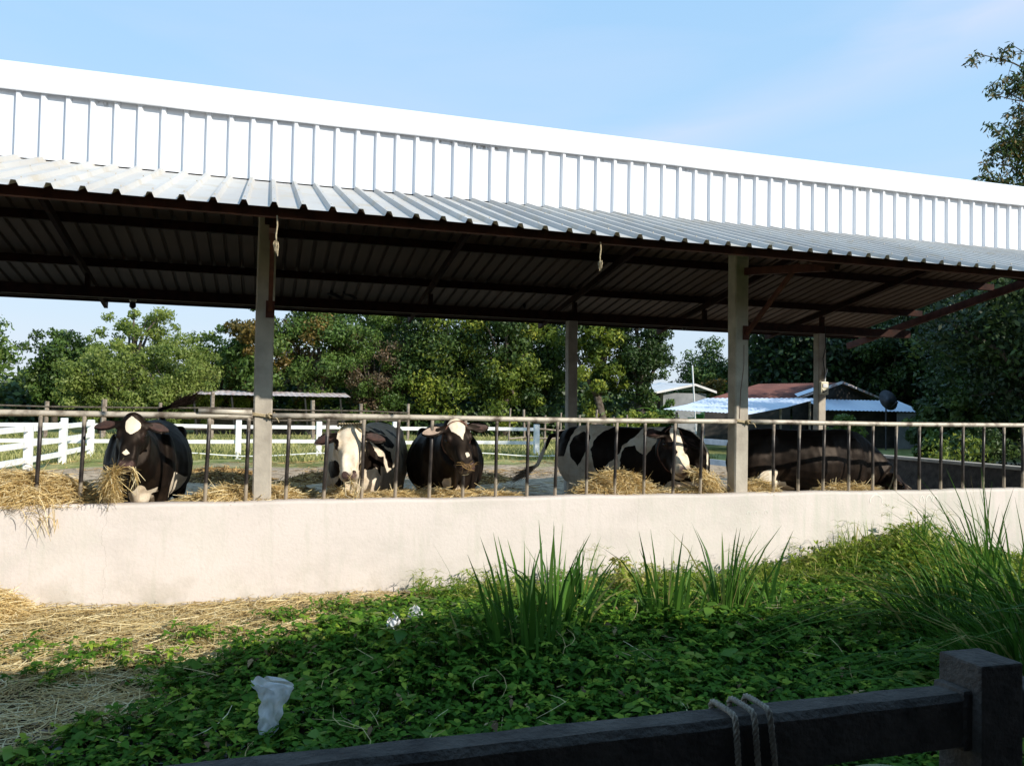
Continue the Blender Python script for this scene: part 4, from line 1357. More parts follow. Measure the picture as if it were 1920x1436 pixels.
# ------------------------------------------------------------------ creeper leaves
def leaves_mesh(n_cl, pos_fn, nl=5, L=(.045, .085), W=.5, seed=0, tilt=(-.2, .7), tint_bias=0.0, name='leaves', stem=True):
    rg = np.random.default_rng(seed + 2000)
    x, y, z, zg = pos_fn(rg, n_cl)
    n = len(x)
    c_ = np.repeat(np.stack([x, y, z], 1), nl, 0)
    N = n * nl
    az = (np.tile(np.arange(nl) * 6.283 / nl, n) + np.repeat(rg.random(n) * 6.28, nl) + rg.normal(0, .3, N))
    el = rg.uniform(tilt[0], tilt[1], N)
    ln = rg.uniform(L[0], L[1], N) * np.repeat(rg.uniform(.75, 1.25, n), nl)
    d = np.stack([np.cos(az) * np.cos(el), np.sin(az) * np.cos(el), np.sin(el)], 1)
    side = np.stack([-np.sin(az), np.cos(az), rg.normal(0, .25, N)], 1)
    dn = np.array([0, 0, 1.])
    P_ = np.stack([c_ + d * (ln * s_)[:, None] - dn * (ln * s_ * s_ * .45)[:, None] for s_ in (0.08, .35, .65, 1.0)], 1)
    tint = np.clip(np.repeat(rg.random(n) ** 1.3, nl) * .75 + rg.random(N) * .25 + tint_bias, 0, 1)
    w = ln[:, None] * W * np.array([[.2, 1, .72, .05]])
    parts = [ribbons(P_, w, side, tint)]
    if stem:
        Q = np.stack([np.stack([x + rg.normal(0, .03, n), y + rg.normal(0, .03, n), zg], 1), np.stack([x, y, z], 1)], 1)
        parts.append(ribbons(Q, np.full((n, 2), .004), None, np.full(n, .15)))
    return arr_mesh(name, parts)
def mound(x, y):
    return (.06 + .20 * np.exp(-((x - 1.4) / 1.0) ** 2 - ((y - 4.7) / 1.1) ** 2) + .14 * np.exp(-((x - 3.2) / 1.5) ** 2 - ((y - 5.0) / .9) ** 2)
            + .05 * np.sin(x * 3.1 + 1) * np.sin(y * 3.7) + .10 * np.exp(-((x - .4) / .8) ** 2 - ((y - 5.0) / .6) ** 2)
            + .22 * np.exp(-((x - 6.2) / 1.5) ** 2 - ((y - 6.3) / .55) ** 2))
def f_creep(rg, n):
    x = rg.uniform(-2.6, 7.5, n * 3); y = rg.uniform(1.75, 6.8, n * 3)
    mk = creeper_mask(x, y)
    dens = np.clip(mk * 3 + .3, 0, 1)
    near = (y > 6.1)
    dens = dens * np.where(near, .30, 1) * np.where(y < 2.9, np.clip(.25 + (y - 1.9) * .9, .1, 1), 1)
    bare = np.exp(-((x - 1.95) / .25) ** 2 - ((y - 2.35) / .25) ** 2) + .8 * np.exp(-((x - 2.35) / .22) ** 2 - ((y - 4.6) / .2) ** 2)
    bare = bare + 1.3 * np.exp(-((x + .75) / .50) ** 2 - ((y - 3.5) / .26) ** 2)
    dens = dens * (1 - np.clip(bare, 0, .95))
    dens = dens * np.where((x > 4.4) & (y > 5.2), .35, 1)
    k = rg.random(n * 3) < dens
    x, y = x[k][:n], y[k][:n]
    mk = mk[k][:n]
    top = np.maximum(mound(x, y), .03) * np.clip(mk * 3 + .4, .3, 1)
    z = top * rg.uniform(.35, 1.0, len(x)) + rg.random(len(x)) * .05
    return x, y, z, np.zeros(len(x))
me = leaves_mesh(26000, f_creep, 5, (.030, .066), .50, 1, (-.1, 1.0))
tag(link('creeper', me, MAT['creeper']), 'low green leafy creeper covering the ground in the shade', None, None, 'stuff')
def f_wide(rg, n):
    x, y, z, zg = f_creep(rg, n)
    return x, y, z + .02, zg
MAT['broad'] = leafmat('broad_weed_leaf', (.05, .15, .02), (.20, .36, .05), .4, (.40, .46, .10), .4)
tag(link('broad_weeds', leaves_mesh(700, f_wide, 4, (.05, .085), .85, 31, (-.1, .8)), MAT['broad']), 'scattered broad leaved weeds among the creeper', None, None, 'stuff')
MAT['dead'] = leafmat('dead_leaf', (.10, .06, .03), (.30, .19, .09), .1, (.45, .34, .18), .8)
tag(link('dead_leaves', leaves_mesh(420, f_wide, 2, (.03, .06), .5, 32, (-.5, .5)), MAT['dead']), 'dead leaves caught in the creeper', None, None, 'stuff')
def f_stem(rg, n):
    x, y, z, zg = f_creep(rg, n)
    return x, y, z
strewn(520, f_stem, (.08, .35), .004, .01, 'ground_straw', 'dry_stems', 'dry stems lying over the creeper', seed=33, el_s=.25, lift=.03)
def f_sprig(rg, n):      # tufts of green that come up through the straw
    cs = [(-.95, 5.5), (-.35, 5.75), (-1.35, 5.7), (-.6, 5.3), (-1.95, 5.75), (.2, 6.15), (-1.1, 5.1), (-2.1, 5.0), (.55, 6.35), (1.6, 6.55), (2.3, 6.5), (.9, 6.3)]
    k = rg.integers(0, len(cs), n)
    c_ = np.array(cs)[k]
    x = c_[:, 0] + rg.normal(0, .13, n); y = c_[:, 1] + rg.normal(0, .08, n)
    return x, y, rg.uniform(.02, .12, n), np.zeros(n)
me = leaves_mesh(650, f_sprig, 5, (.03, .06), .45, 4, tint_bias=.1)
tag(link('sprigs', me, MAT['creeper']), 'sparse green sprigs coming up through the straw', None, None, 'stuff')

# ------------------------------------------------------------------ grass clumps
def clump(name, label, cat, x, y, n, H, lean, spread, w, mat='blade', group=None, seed=0, bend=.5, z0=0, stiff=1.0, tb=0.0):
    rg = np.random.default_rng(seed + 5000)
    az = rg.random(n) * 6.28
    rad = np.abs(rg.normal(0, 1, n)) * spread
    bx_, by_ = x + np.cos(az) * rad * .35, y + np.sin(az) * rad * .35
    h_ = H * rg.uniform(.45, 1.0, n)
    out = np.stack([np.cos(az), np.sin(az), np.zeros(n)], 1) * rg.uniform(.1, .55, n)[:, None] * stiff + np.array([lean[0], lean[1], 0]) * rg.uniform(.6, 1.3, n)[:, None]
    ts = (0, .25, .5, .75, 1.0)
    bend = bend * np.where(rg.random(n) < .25, rg.uniform(1.3, 2.3, n), rg.uniform(.4, 1.1, n))
    P_ = []
    for t in ts:
        q = np.stack([bx_, by_, np.full(n, z0)], 1) + out * (h_ * (t * .35 + bend * t ** 2.4))[:, None]
        q[:, 2] += h_ * (t - .30 * bend * t ** 3 * np.linalg.norm(out, axis=1) * 2)
        P_.append(q)
    P_ = np.stack(P_, 1)
    sa = rg.random(n) * 6.28
    side = np.stack([np.cos(sa), np.sin(sa), rg.normal(0, .15, n)], 1)
    me = arr_mesh(name, [ribbons(P_, w * rg.uniform(.7, 1.2, n)[:, None] * np.array([[.7, 1, .95, .6, .04]]), side, np.where(rg.random(n) < .06, 1.0, np.clip(rg.random(n) * .62 + tb, 0, .75)))])
    o = link(name, me, MAT[mat]); tag(o, label, cat, group)
    return o
GG = 'tall grass clumps growing in the creeper'
clump('grass_clump', 'tallest upright dark grass clump, leftmost in the creeper', 'grass', 1.45, 4.50, 60, .92, (-.10, .05), .36, .030, group=GG, seed=1, stiff=1.0)
clump('grass_clump', 'upright grass clump just right of the leftmost tall one', 'grass', 1.85, 4.95, 56, .95, (.14, .05), .34, .026, group=GG, seed=2, stiff=1.1, bend=.6)
clump('grass_clump', 'slim grass clump with a long blade leaning right, against the wall', 'grass', 2.15, 5.3, 34, .78, (.30, .05), .26, .024, group=GG, seed=3, stiff=1.1)
clump('grass_clump', 'upright grass clump in front of the yellow green leafy weed', 'grass', 2.70, 5.05, 48, .84, (.02, .0), .30, .024, group=GG, seed=4, stiff=.95)
clump('grass_clump', 'upright grass clump with pale yellow blades below the second post', 'grass', 3.20, 5.15, 60, .90, (.06, .05), .36, .024, group=GG, seed=5, tb=.1, stiff=1.1, bend=.65)
clump('grass_clump', 'small spiky grass clump right of the pale bladed one', 'grass', 3.55, 5.05, 26, .66, (.10, .0), .24, .022, group=GG, seed=6, stiff=1.0)
G2 = 'long arching grasses at the right'
for i, (x, y, n_, H_, lx, lab) in enumerate([
    (4.45, 4.5, 130, 1.0, -.75, 'long arching grass clump leaning left, farthest from the concrete fence'),
    (4.1, 3.6, 130, .95, -.8, 'long arching grass clump leaning left, nearest behind the concrete fence post'),
    (4.9, 4.2, 130, 1.1, -.55, 'tall arching grass clump at the right edge, middle of the bank'),
    (5.6, 5.2, 90, 1.25, -.35, 'tall upright grass clump at the right edge, against the wall'),
    (3.35, 3.0, 70, .65, -.6, 'short arching grass clump low behind the concrete fence rail'),
    (4.85, 3.5, 130, 1.15, -.55, 'dense tall grass clump behind the concrete fence post')]):
    clump('grass_clump', lab, 'grass', x, y, n_, H_, (lx, .1), .42, .017, group=G2, seed=20 + i, bend=.8)
clump('grass_clump', 'bright upright grass clump on the bank against the wall at right', 'grass', 5.95, 6.2, 60, .66, (-.05, .0), .26, .020, group=GG, seed=40, z0=.12, tb=.15, bend=.7)
rg_ = np.random.default_rng(404)
for k in range(15):
    x_ = 4.3 + 3.0 * (k + rg_.random() * .8) / 15; zb_ = .20 * math.exp(-((x_ - 6.0) / 1.1) ** 2)
    clump('grass_clump', 'short sunlit yellow green grass tuft on the bank against the wall', 'grass', x_, 6.05 + rg_.random() * .6, 34, rg_.uniform(.24, .48), (rg_.normal() * .15, 0), .16, .011, mat='weed', group='short sunlit grass tufts on the bank', seed=500 + k, z0=zb_, bend=.7, stiff=1.2)
for k in range(9):
    clump('grass_clump', 'short dry grass tuft at the wall foot between the straw and the bank', 'grass', 1.1 + .42 * k + rg_.random() * .2, 6.45 + rg_.random() * .3, 24, rg_.uniform(.12, .26), (rg_.normal() * .1, 0), .12, .008, mat='weed', group='short dry tufts at the wall foot', seed=600 + k, bend=.7, stiff=1.3, tb=.2)
# sunlit bank of fine yellow green weeds at right
def f_bank(rg, n):
    x = rg.normal(5.75, .75, n); y = rg.uniform(5.45, 6.75, n)
    k = (x > 4.3) & (x < 7.6)
    x, y = x[k], y[k]
    top = .36 * np.exp(-((x - 6.0) / 1.0) ** 2 - ((y - 6.4) / .7) ** 2) * (1 + .3 * np.sin(x * 5.3) * np.sin(y * 6)) + .06 + .12 * rg.random(len(x)) ** 4
    return x, y, top * rg.uniform(.3, 1.05, len(x)), np.zeros(len(x))
me = leaves_mesh(4600, f_bank, 5, (.05, .12), .24, 8, (.0, 1.35))
def f_mix(rg, n):
    x = rg.uniform(1.2, 5.2, n); y = rg.uniform(5.9, 6.8, n)
    k = np.sin(x * 4.3) + np.sin(x * 9.7 + y * 5) + rg.normal(0, .6, n) > -.3
    x, y = x[k], y[k]
    return x, y, rg.uniform(.03, .20, len(x)), np.zeros(len(x))
tag(link('wall_foot_weeds', leaves_mesh(2600, f_mix, 5, (.03, .075), .25, 18, (-.2, 1.1)), MAT['weed']), 'mixed yellow green weeds along the wall foot', None, None, 'stuff')
tag(link('bank_weeds', me, MAT['weed']), 'yellow green fine leaved weeds on the bank against the wall', None, None, 'stuff')
# leafy weed in the middle by the wall
def weed(name, label, x, y, h, n, seed, sp=.16):
    e = empty(name, (x, y, 0)); tag(e, label, 'plant')
    rg = np.random.default_rng(seed)
    b = MB()
    tops = []
    for k in range(9):
        a = rg.random() * 6.28; rr = sp * rg.random() ** .5
        hh = h * rg.uniform(.5, 1) * (1 - .4 * rr / sp)
        tx, ty = math.cos(a) * rr, math.sin(a) * rr
        b.tube([(tx * .3, ty * .3, 0), (tx * .7, ty * .7, hh * .5), (tx, ty, hh)], [.005, .004, .002], 5)
        for q in np.linspace(.25, 1, 9):
            tops.append((tx * (.3 + .7 * q), ty * (.3 + .7 * q), hh * q))
    b.build('stem', MAT['creeper'] if False else MAT['wood'], e)
    tops = np.array(tops)
    def fn(rg2, n_):
        q = tops[rg2.integers(0, len(tops), n_)] + rg2.normal(0, .018, (n_, 3))
        return q[:, 0], q[:, 1], q[:, 2], q[:, 2]
    link('leaves', leaves_mesh(n, fn, 4, (.03, .055), .6, seed, (-.5, .6), .25, 'leaves', False), MAT['weed'], e)
weed('leafy_weed', 'bushy yellow green leafy weed against the wall, tallest stem in the middle', 2.92, 6.15, .52, 170, 71, .20)
weed('leafy_weed', 'low leafy weed against the wall left of the bushy tall one', 2.55, 6.2, .34, 110, 72, .16)
def seedhead(label, x, y, h, n, seed):
    e = empty('feathery_grass', (x, y, 0)); tag(e, label, 'grass', 'feathery seed grasses along the wall foot')
    rg = np.random.default_rng(seed)
    P_, W_ = [], []
    for k in range(n):
        a = rg.random() * 6.28; r_ = .10 * rg.random()
        tx, ty = math.cos(a) * r_ * 1.6, math.sin(a) * r_ * .6
        hh = h * rg.uniform(.6, 1)
        P_.append([(tx * .2, ty * .2, 0), (tx * .6, ty * .6, hh * .6), (tx, ty, hh)]); W_.append((.003, .0025, .002))
        for j in range(7):
            an = rg.random() * 6.28; l_ = rg.uniform(.05, .11)
            P_.append([(tx, ty, hh), (tx + math.cos(an) * l_ * .5, ty + math.sin(an) * l_ * .5, hh + .02), (tx + math.cos(an) * l_, ty + math.sin(an) * l_, hh + .0)]); W_.append((.0022, .002, .0016))
    link('stalks', arr_mesh('stalks', [ribbons(np.array(P_), np.array(W_))]), MAT['weed'], e)
for i, (x, y, h, lab) in enumerate([(1.25, 6.6, .26, 'thin feathery seed grass at the wall foot, leftmost'), (1.72, 6.5, .3, 'thin feathery seed grass at the wall foot behind the tallest clump'), (2.75, 6.5, .42, 'feathery seed grass behind the low leafy weed'),
                                    (4.25, 6.6, .36, 'feathery seed grass at the left end of the weedy bank'), (4.75, 6.5, .42, 'feathery seed grass on the left slope of the weedy bank'), (5.3, 6.5, .58, 'tall feathery seed grass near the top of the weedy bank'), (6.35, 6.4, .66, 'tallest feathery seed grass right of the bank top'), (5.8, 6.5, .7, 'feathery seed grass on the bank top under the chalk arc')]):
    seedhead(lab, x, y, h, 9, 300 + i)

# ------------------------------------------------------------------ plastic bags
def bag(label, x, y, pts, z0, mat='plastic', seed=0):
    """crumpled film draped from its top outline; pts = silhouette rows (z, x0, x1)"""
    mb = MB(); n = 26
    rg = np.random.default_rng(seed)
    zs = np.array([p_[0] for p_ in pts]); aa = np.array([p_[1] for p_ in pts]); bb = np.array([p_[2] for p_ in pts])
    m_ = 34
    Z_ = np.linspace(zs[0], zs[-1], m_)
    tt, zz_ = np.meshgrid(np.linspace(0, 1, n), Z_)
    A_ = np.interp(Z_, zs, aa)[:, None]; B_ = np.interp(Z_, zs, bb)[:, None]
    Xg = A_ + (B_ - A_) * tt + .006 * np.sin(zz_ * 95 + tt * 4)
    H_ = np.zeros_like(tt)
    for k in range(9):
        a1 = rg.random() * 3.14; f1 = rg.uniform(25, 110)
        H_ += (1 - np.abs(np.sin((Xg * math.cos(a1) + zz_ * math.sin(a1)) * f1 + rg.random() * 6))) * (.5 / (1 + f1 / 60))
    H_ = (H_ - H_.mean()) * .022 - .035 * np.sin(np.pi * tt)
    mb.v = [(x_, y_, z_) for x_, y_, z_ in zip(Xg.ravel(), H_.ravel(), (zz_ + .008 * np.sin(tt * 14 + seed)).ravel())]
    for j in range(m_ - 1):
        for i in range(n - 1):
            q = j * n + i
            mb.f.append((q, q + 1, q + 1 + n, q + n))
    m0 = len(mb.v)
    mb.v += [(vx, -vy * .8 + .05, vz) for vx, vy, vz in mb.v[:m0]]
    mb.f += [tuple(i + m0 for i in f[::-1]) for f in mb.f[:]]
    o = mb.build('plastic_bag', MAT[mat], None, True)
    o.location = (x, y, z0)
    tag(o, label, 'plastic bag')
    sm_ = o.modifiers.new('s', 'SUBSURF'); sm_.levels = 1; sm_.render_levels = 1
    return o
m, nt, p = nodes_of('thin_film')
p.inputs['Base Color'].default_value = (.88, .90, .92, 1)
p.inputs['Roughness'].default_value = .35
tr = nt.nodes.new('ShaderNodeBsdfTranslucent'); tr.inputs[0].default_value = (.8, .82, .85, 1)
tp = nt.nodes.new('ShaderNodeBsdfTransparent')
ms = nt.nodes.new('ShaderNodeMixShader'); ms.inputs[0].default_value = .4
m2 = nt.nodes.new('ShaderNodeMixShader')
nt.links.new(p.outputs[0], ms.inputs[1]); nt.links.new(tr.outputs[0], ms.inputs[2])
nt.links.new(ramp(nt, noise(nt, 14, 4), [(.4, (.04, .04, .04)), (.6, (.28, .28, .28))]), m2.inputs[0])
nt.links.new(ms.outputs[0], m2.inputs[1]); nt.links.new(tp.outputs[0], m2.inputs[2])
nt.links.new(m2.outputs[0], nt.nodes['Material Output'].inputs[0])
bump(nt, p, noise(nt, 30, 6), .6, .01)
MAT['film'] = m
bag('crumpled pale plastic bag standing up out of the creeper in the foreground', .055, 3.83, [(0, -.04, .01), (.02, -.045, .03), (.05, -.04, .045), (.08, -.043, .050), (.11, -.04, .058), (.14, -.036, .066), (.17, -.034, .075), (.195, -.045, .095), (.215, -.065, .115), (.232, -.078, .09), (.245, -.075, .0)], .10, 'film', 3)
bag('small crumpled white plastic scrap in the creeper near the wall, left one', .79, 5.0, [(0, -.03, .02), (.03, -.035, .035), (.06, -.015, .045), (.085, .0, .03)], .22, 'plastic', 5)
bag('small clear white plastic scrap in the creeper near the wall, right one', .98, 5.32, [(0, -.04, .05), (.02, -.035, .06), (.045, -.02, .05), (.06, .0, .03)], .20, 'film', 9)

# ------------------------------------------------------------------ foreground concrete fence
ff = empty('concrete_fence', (1.99, 1.9, 0)); tag(ff, 'dark weathered concrete post and beam fence in the near foreground', 'fence')
b = MB()
b.box(-.075, .075, -.12, .03, -.1, .905, .008)
b.build('post', MAT['old_concrete'], ff)
b = MB()
L0, L1 = -5.0, -.075
# beam with chamfered top edges, along x
pr = [(-.05, .675), (-.05, .80), (-.035, .818), (.035, .818), (.05, .80), (.05, .675)]
nb = 40
for i in range(nb + 1):
    x = L0 + (L1 - L0) * i / nb
    for (yy_, z_) in pr:
        b.v.append((x, yy_ - .035 + .0015 * math.sin(i * 1.7), z_ + .0015 * math.sin(i * 2.3 + yy_ * 40)))
for i in range(nb):
    for k in range(6):
        q, w = i * 6 + k, i * 6 + (k + 1) % 6
        b.f.append((q, q + 6, w + 6, w))
b.f.append(tuple(range(6))); b.f.append(tuple(nb * 6 + k for k in range(6))[::-1])
b.build('beam', MAT['old_concrete'], ff)
b = MB(); b.box(.075, 3.0, -.085, .015, .675, .815, .01); b.build('beam', MAT['old_concrete'], ff)
b = MB(); b.box(-5.0, -.075, -.085, .015, .25, .39, .01); b.build('beam', MAT['old_concrete'], ff)
# mortar collar where the beam enters the post
b = MB(); b.box(-.105, -.070, -.090, .022, .66, .83, .012); b.build('mortar_collar', MAT['old_concrete'], ff)
# tie rope: three turns round the beam
rope = empty('tied_rope', (1.2, 1.865, .8)); tag(rope, 'grey braided rope wound three times round the near concrete beam', 'rope')
b = MB()
for k, (x, sl) in enumerate(((-.045, .05), (.01, .055), (.055, .075))):
    for st in range(3):
        pts = []
        m_ = 110
        for i in range(m_ + 1):
            t = i / m_ * 6.283
            ca, sa = math.cos(t), math.sin(t)
            qq = (abs(ca) ** 8 + abs(sa) ** 8) ** (-1 / 8)
            hy, hz = .0585, .0795 + .003 * k
            yy_ = hy * ca * qq
            z_ = hz * sa * qq - .047
            hgt = max(0, -z_) 
            px_ = x + sl * max(0, (.04 - z_)) * 1.6 * (1 if yy_ < 0 else .3)
            tw = i * .72 + st * 2.094
            pts.append((px_ + .0042 * math.cos(tw), yy_ + .0042 * math.sin(tw) * ca, z_ + .0042 * math.sin(tw) * sa))
        b.tube(pts, .0046, 5, False)
b.build('turns', MAT['grey_rope'], rope, True)
# big leaf under the beam
b = MB()
for i in range(9):
    t = i / 8
    w_ = .045 * math.sin(math.pi * min(1, t * .9 + .08)) + .002
    for s_ in (-1, -.5, 0, .5, 1):
        b.v.append((t * .30 - .15 + 0, s_ * w_ * 1.0, .05 * math.sin(t * 2.6) - abs(s_) * .012))
for i in range(8):
    for k in range(4):
        q = i * 5 + k; b.f.append((q, q + 1, q + 6, q + 5))
o = b.build('broad_leaf', simple('blue_green_leaf', (.05, .13, .07), (.09, .2, .11), 9, .4), None, True)
o.location = (1.80, 2.02, .50); o.rotation_euler = (.5, .2, 2.6); tag(o, 'single broad blue green leaf below the near beam beside the post', 'leaf')
def f_low(rg, n):
    return rg.uniform(1.5, 2.6, n), rg.uniform(2.0, 2.5, n), rg.uniform(.02, .22, n), np.zeros(n)
tag(link('undergrowth', leaves_mesh(260, f_low, 5, (.05, .12), .3, 61), MAT['creeper']), 'low plants below the near beam', None, None, 'stuff')

# ------------------------------------------------------------------ unseen roof added over the camera, its edge shaped to shade the foreground
sh = empty('shade_roof', (0, -1, 0)); tag(sh, 'unseen roof and back wall added around the viewer to shade the foreground', 'added roof')
b = MB()
EDGE = [(-14, 1.5), (-6, 1.40), (2.0, 1.29), (4.0, 1.27), (8, .88), (16, .35)]
for x, y in EDGE: b.v += [(x, y, 2.80), (x, -8, 4.2), (x, y, 2.86), (x, -8, 4.26)]
for i in range(len(EDGE) - 1):
    q = i * 4
    b.f += [(q, q + 1, q + 5, q + 4), (q + 2, q + 6, q + 7, q + 3), (q, q + 4, q + 6, q + 2), (q + 1, q + 3, q + 7, q + 5)]
b.v = [(x, y + 1, z) for x, y, z in b.v]
b.build('roof', MAT['rust_sheet'], sh)
for x in (-6, -2, 6):
    b = MB(); b.box(x - .07, x + .07, -.07 - 1, .07 - 1, 0, 3.1); b.build('post', MAT['old_concrete'], sh)
b = MB(); b.box(-14, 16, -6.6, -6.5, 0, 3.9); b.build('back_wall', MAT['dark_wall'], sh)  # added unseen wall, cuts sky light so the foreground stays dark
b = MB(); b.box(-14, 16, -6.4, 2.8, .0, .02); o = b.build('added_floor', MAT['old_concrete'], sh)

# ------------------------------------------------------------------ white pasture fences
def fence_part(mb, a, b_, z, w=.05, h=.12):
    mb.bar((a[0], a[1], z), (b_[0], b_[1], z), w, h)
def pasture_fence(label, pts, rails, mat, h=1.05, pw=.16, ph=None, group='white rail fences round the yard', rh=.105, skip=()):
    e = empty('rail_fence', (pts[0][0], pts[0][1], 0)); tag(e, label, 'fence', group)
    p0 = (pts[0][0], pts[0][1], 0)
    for i, (x, y) in enumerate(pts):
        b = MB(); dz = R.uniform(-.03, .03)
        b.box(x - pw / 2, x + pw / 2, y - pw / 2, y + pw / 2, -.1, h + dz, .01)
        loc_to(b, p0).build('post', MAT[mat], e)
        if i + 1 < len(pts) and i not in skip:
            for z in rails:
                b = MB()
                a_, c_ = Vector((x, y, z + R.uniform(-.015, .015))), Vector((*pts[i + 1], z + R.uniform(-.015, .015)))
                d = (c_ - a_).normalized() * (pw / 2 - .01)
                b.bar(a_ + d, c_ - d, .05, rh)
                loc_to(b, p0).build('rail', MAT[mat], e)
    return e
Y0 = 25.0
pasture_fence('long white rail fence across the back of the yard', [(-14.3 + 2.27 * k, Y0 - .03 * k) for k in range(11)], (.45, .88), 'white_paint')
pasture_fence('white three rail fence running back along the left side of the yard', [(-5.3, 14.6), (-5.05, 17.2), (-4.85, 19.86), (-4.7, 22.3), (-4.55, 24.85)], (.26, .60, .93), 'white_paint', rh=.12)
pasture_fence('grey white rail fence on the right side of the yard beside the cow with straw', [(10.75, 13.6), (10.5, 15.9), (10.3, 18.2), (10.15, 20.6), (10.0, 23.0)], (.35, .83), 'grey_paint', h=1.02, rh=.13)
# white hose lying in the grass beyond
b = MB(); b.tube([(-3.5 + .6 * k, 23.4 + .2 * math.sin(k * .6), .16 + .05 * math.sin(k * .9)) for k in range(22)], .018, 6)
o = b.build('hose', MAT['white_paint'], None, True); tag(o, 'thin pale hose lying across the grass before the back fence', 'hose')

def stake_fence(label, pts, rails, h, mat='wood', pmat='wood', pr_=.06, seed=0):
    rg = random.Random(seed)
    e = empty('stake_fence', (pts[0][0], pts[0][1], 0)); tag(e, label, 'fence', 'rough wooden fences beyond the yard')
    p0 = (pts[0][0], pts[0][1], 0)
    for i, (x, y) in enumerate(pts):
        b = MB(); lx = rg.uniform(-.08, .08)
        b.tube([(x, y, -.1), (x + lx, y, h * rg.uniform(.85, 1.15))], pr_ * rg.uniform(.7, 1.2), 7)
        loc_to(b, p0).build('post', MAT[pmat], e)
    for z in rails:
        b = MB()
        b.tube([(x, y - .06, z + rg.uniform(-.06, .06)) for x, y in pts], .035, 6)
        loc_to(b, p0).build('rail', MAT[mat], e)
stake_fence('rough wooden fence with pale posts at the field edge at left', [(-16 + 2.0 * k, 35.0) for k in range(12)], (.5, .9, 1.3), 1.75, 'bark', 'wood', .09, 1)
stake_fence('tangle of pale wooden stakes and rails behind the black cow with the blaze', [(9.2 + .75 * k, 30.5 + .2 * (k % 2)) for k in range(8)], (.35, .7, 1.0), 1.35, 'wood', 'wood', .045, 2)

# dirty straw heaps in the yard
GD = 'heaps of dirty straw in the yard'
for i, (x, y, rx, h, lab) in enumerate([(-.9, 17.6, 1.1, .24, 'dirty straw heap in the yard left of the nearest post'), (1.4, 17.0, 1.0, .18, 'dirty straw heap in the yard right of the nearest post'), (4.2, 16.6, .9, .20, 'dirty straw heap in the yard right of the black cow with the blaze'),
                                       (.2, 14.9, .7, .14, 'low dirty straw heap in the shade close behind the nearest post'), (2.0, 14.6, .5, .16, 'dark dirty straw heap in the shade left of the white cow')]):
    heap('straw_heap', lab, 'dirty straw', x, y, rx, .7, h, 2200, 0, 'dung_straw', (.12, .4), .02, GD, seed=50 + i)

# ------------------------------------------------------------------ houses beyond
def corrug(mb, x0, x1, ya, za, yb, zb, step=.16, amp=.02, shear=0):
    n = int((x1 - x0) / step) * 2
    base = len(mb.v)
    for i in range(n + 1):
        x = x0 + (x1 - x0) * i / n
        o_ = amp if i % 2 else -amp
        mb.v += [(x, ya, za + o_), (x + shear, yb, zb + o_)]
    for i in range(n):
        q = base + 2 * i
        mb.f.append((q, q + 2, q + 3, q + 1))
hs = empty('farm_house', (25, 34, 0)); tag(hs, 'low house with rusty red metal roof behind the right hand posts', 'house')
def L(mb, p): return loc_to(mb, p)
hp0 = (25, 34, 0)
# ridge runs roughly along x; gable end faces the viewer at right
b = MB(); n = 90
A_, B_, C_, D_ = Vector((19.2, 33.0, 2.03)), Vector((22.6, 31.3, 2.06)), Vector((25.34, 31.25, 2.96)), Vector((24.19, 36.0, 2.97))
B2, C2 = Vector((22.6, 31.3, 2.06)), Vector((25.34, 31.25, 2.96))
for i in range(n + 1):
    t = i / n; off = .016 if i % 2 else -.016
    p1 = A_.lerp(B_, t); p2 = D_.lerp(C_, t)
    b.v += [(p1.x, p1.y, p1.z + off), (p2.x, p2.y, p2.z + off)]
for i in range(n): b.f.append((2 * i, 2 * i + 2, 2 * i + 3, 2 * i + 1))
L(b, hp0).build('roof_slope', MAT['rust_sheet'], hs)
b = MB(); b.add([(25.37, 31.2, 2.99), (29.3, 33.4, 2.36), (29.0, 37.4, 2.40), (24.3, 36.0, 3.0)], [(0, 1, 2, 3)])
L(b, hp0).build('roof_slope', MAT['rust_sheet'], hs)
b = MB(); b.add([(22.9, 31.42, 2.10), (25.34, 31.4, 2.90), (29.0, 33.5, 2.32), (29.0, 33.5, 0), (22.9, 31.42, 0)], [(0, 1, 2, 3, 4)])
L(b, hp0).build('gable_wall', MAT['dark_wall'], hs)
b = MB(); b.add([(19.4, 33.1, 0), (22.85, 31.5, 0), (22.85, 31.5, 2.05), (19.4, 33.1, 1.98)], [(0, 1, 2, 3)])
L(b, hp0).build('wall', MAT['dark_wall'], hs)
b = MB()
b.bar((22.5, 31.16, 2.05), (25.36, 31.12, 2.97), .05, .11); b.bar((25.36, 31.12, 2.97), (29.3, 33.3, 2.36), .05, .10)
L(b, hp0).build('barge_board', MAT['patchy_sheet'], hs)
b = MB(); b.add([(22.9, 31.05, 2.27), (24.0, 31.02, 2.63), (24.3, 31.6, 2.76), (23.2, 31.7, 2.40)], [(0, 1, 2, 3)])
L(b, hp0).build('pale_sheet', MAT['blue_sheet'], hs)
aw = empty('awning', (20, 28, 0)); tag(aw, 'pale blue grey sheet metal awning sweeping down in front of the red roofed house', 'awning')
b = MB(); n = 46
A_, B_, C_, D_ = Vector((14.55, 28.0, 1.60)), Vector((17.2, 26.2, 1.47)), Vector((23.2, 30.0, 2.20)), Vector((18.5, 31.5, 2.12))
for i in range(n + 1):
    t = i / n; off = .012 if i % 2 else -.012
    p1 = A_.lerp(B_, t); p2 = D_.lerp(C_, t)
    for s_ in (0, .5, 1): 
        q = p1.lerp(p2, s_); b.v.append((q.x, q.y, q.z + off - .06 * math.sin(math.pi * s_)))
for i in range(n):
    for k in range(2):
        q = i * 3 + k; b.f.append((q, q + 3, q + 4, q + 1))
L(b, (20, 28, 0)).build('roof_sheet', MAT['blue_sheet'], aw)
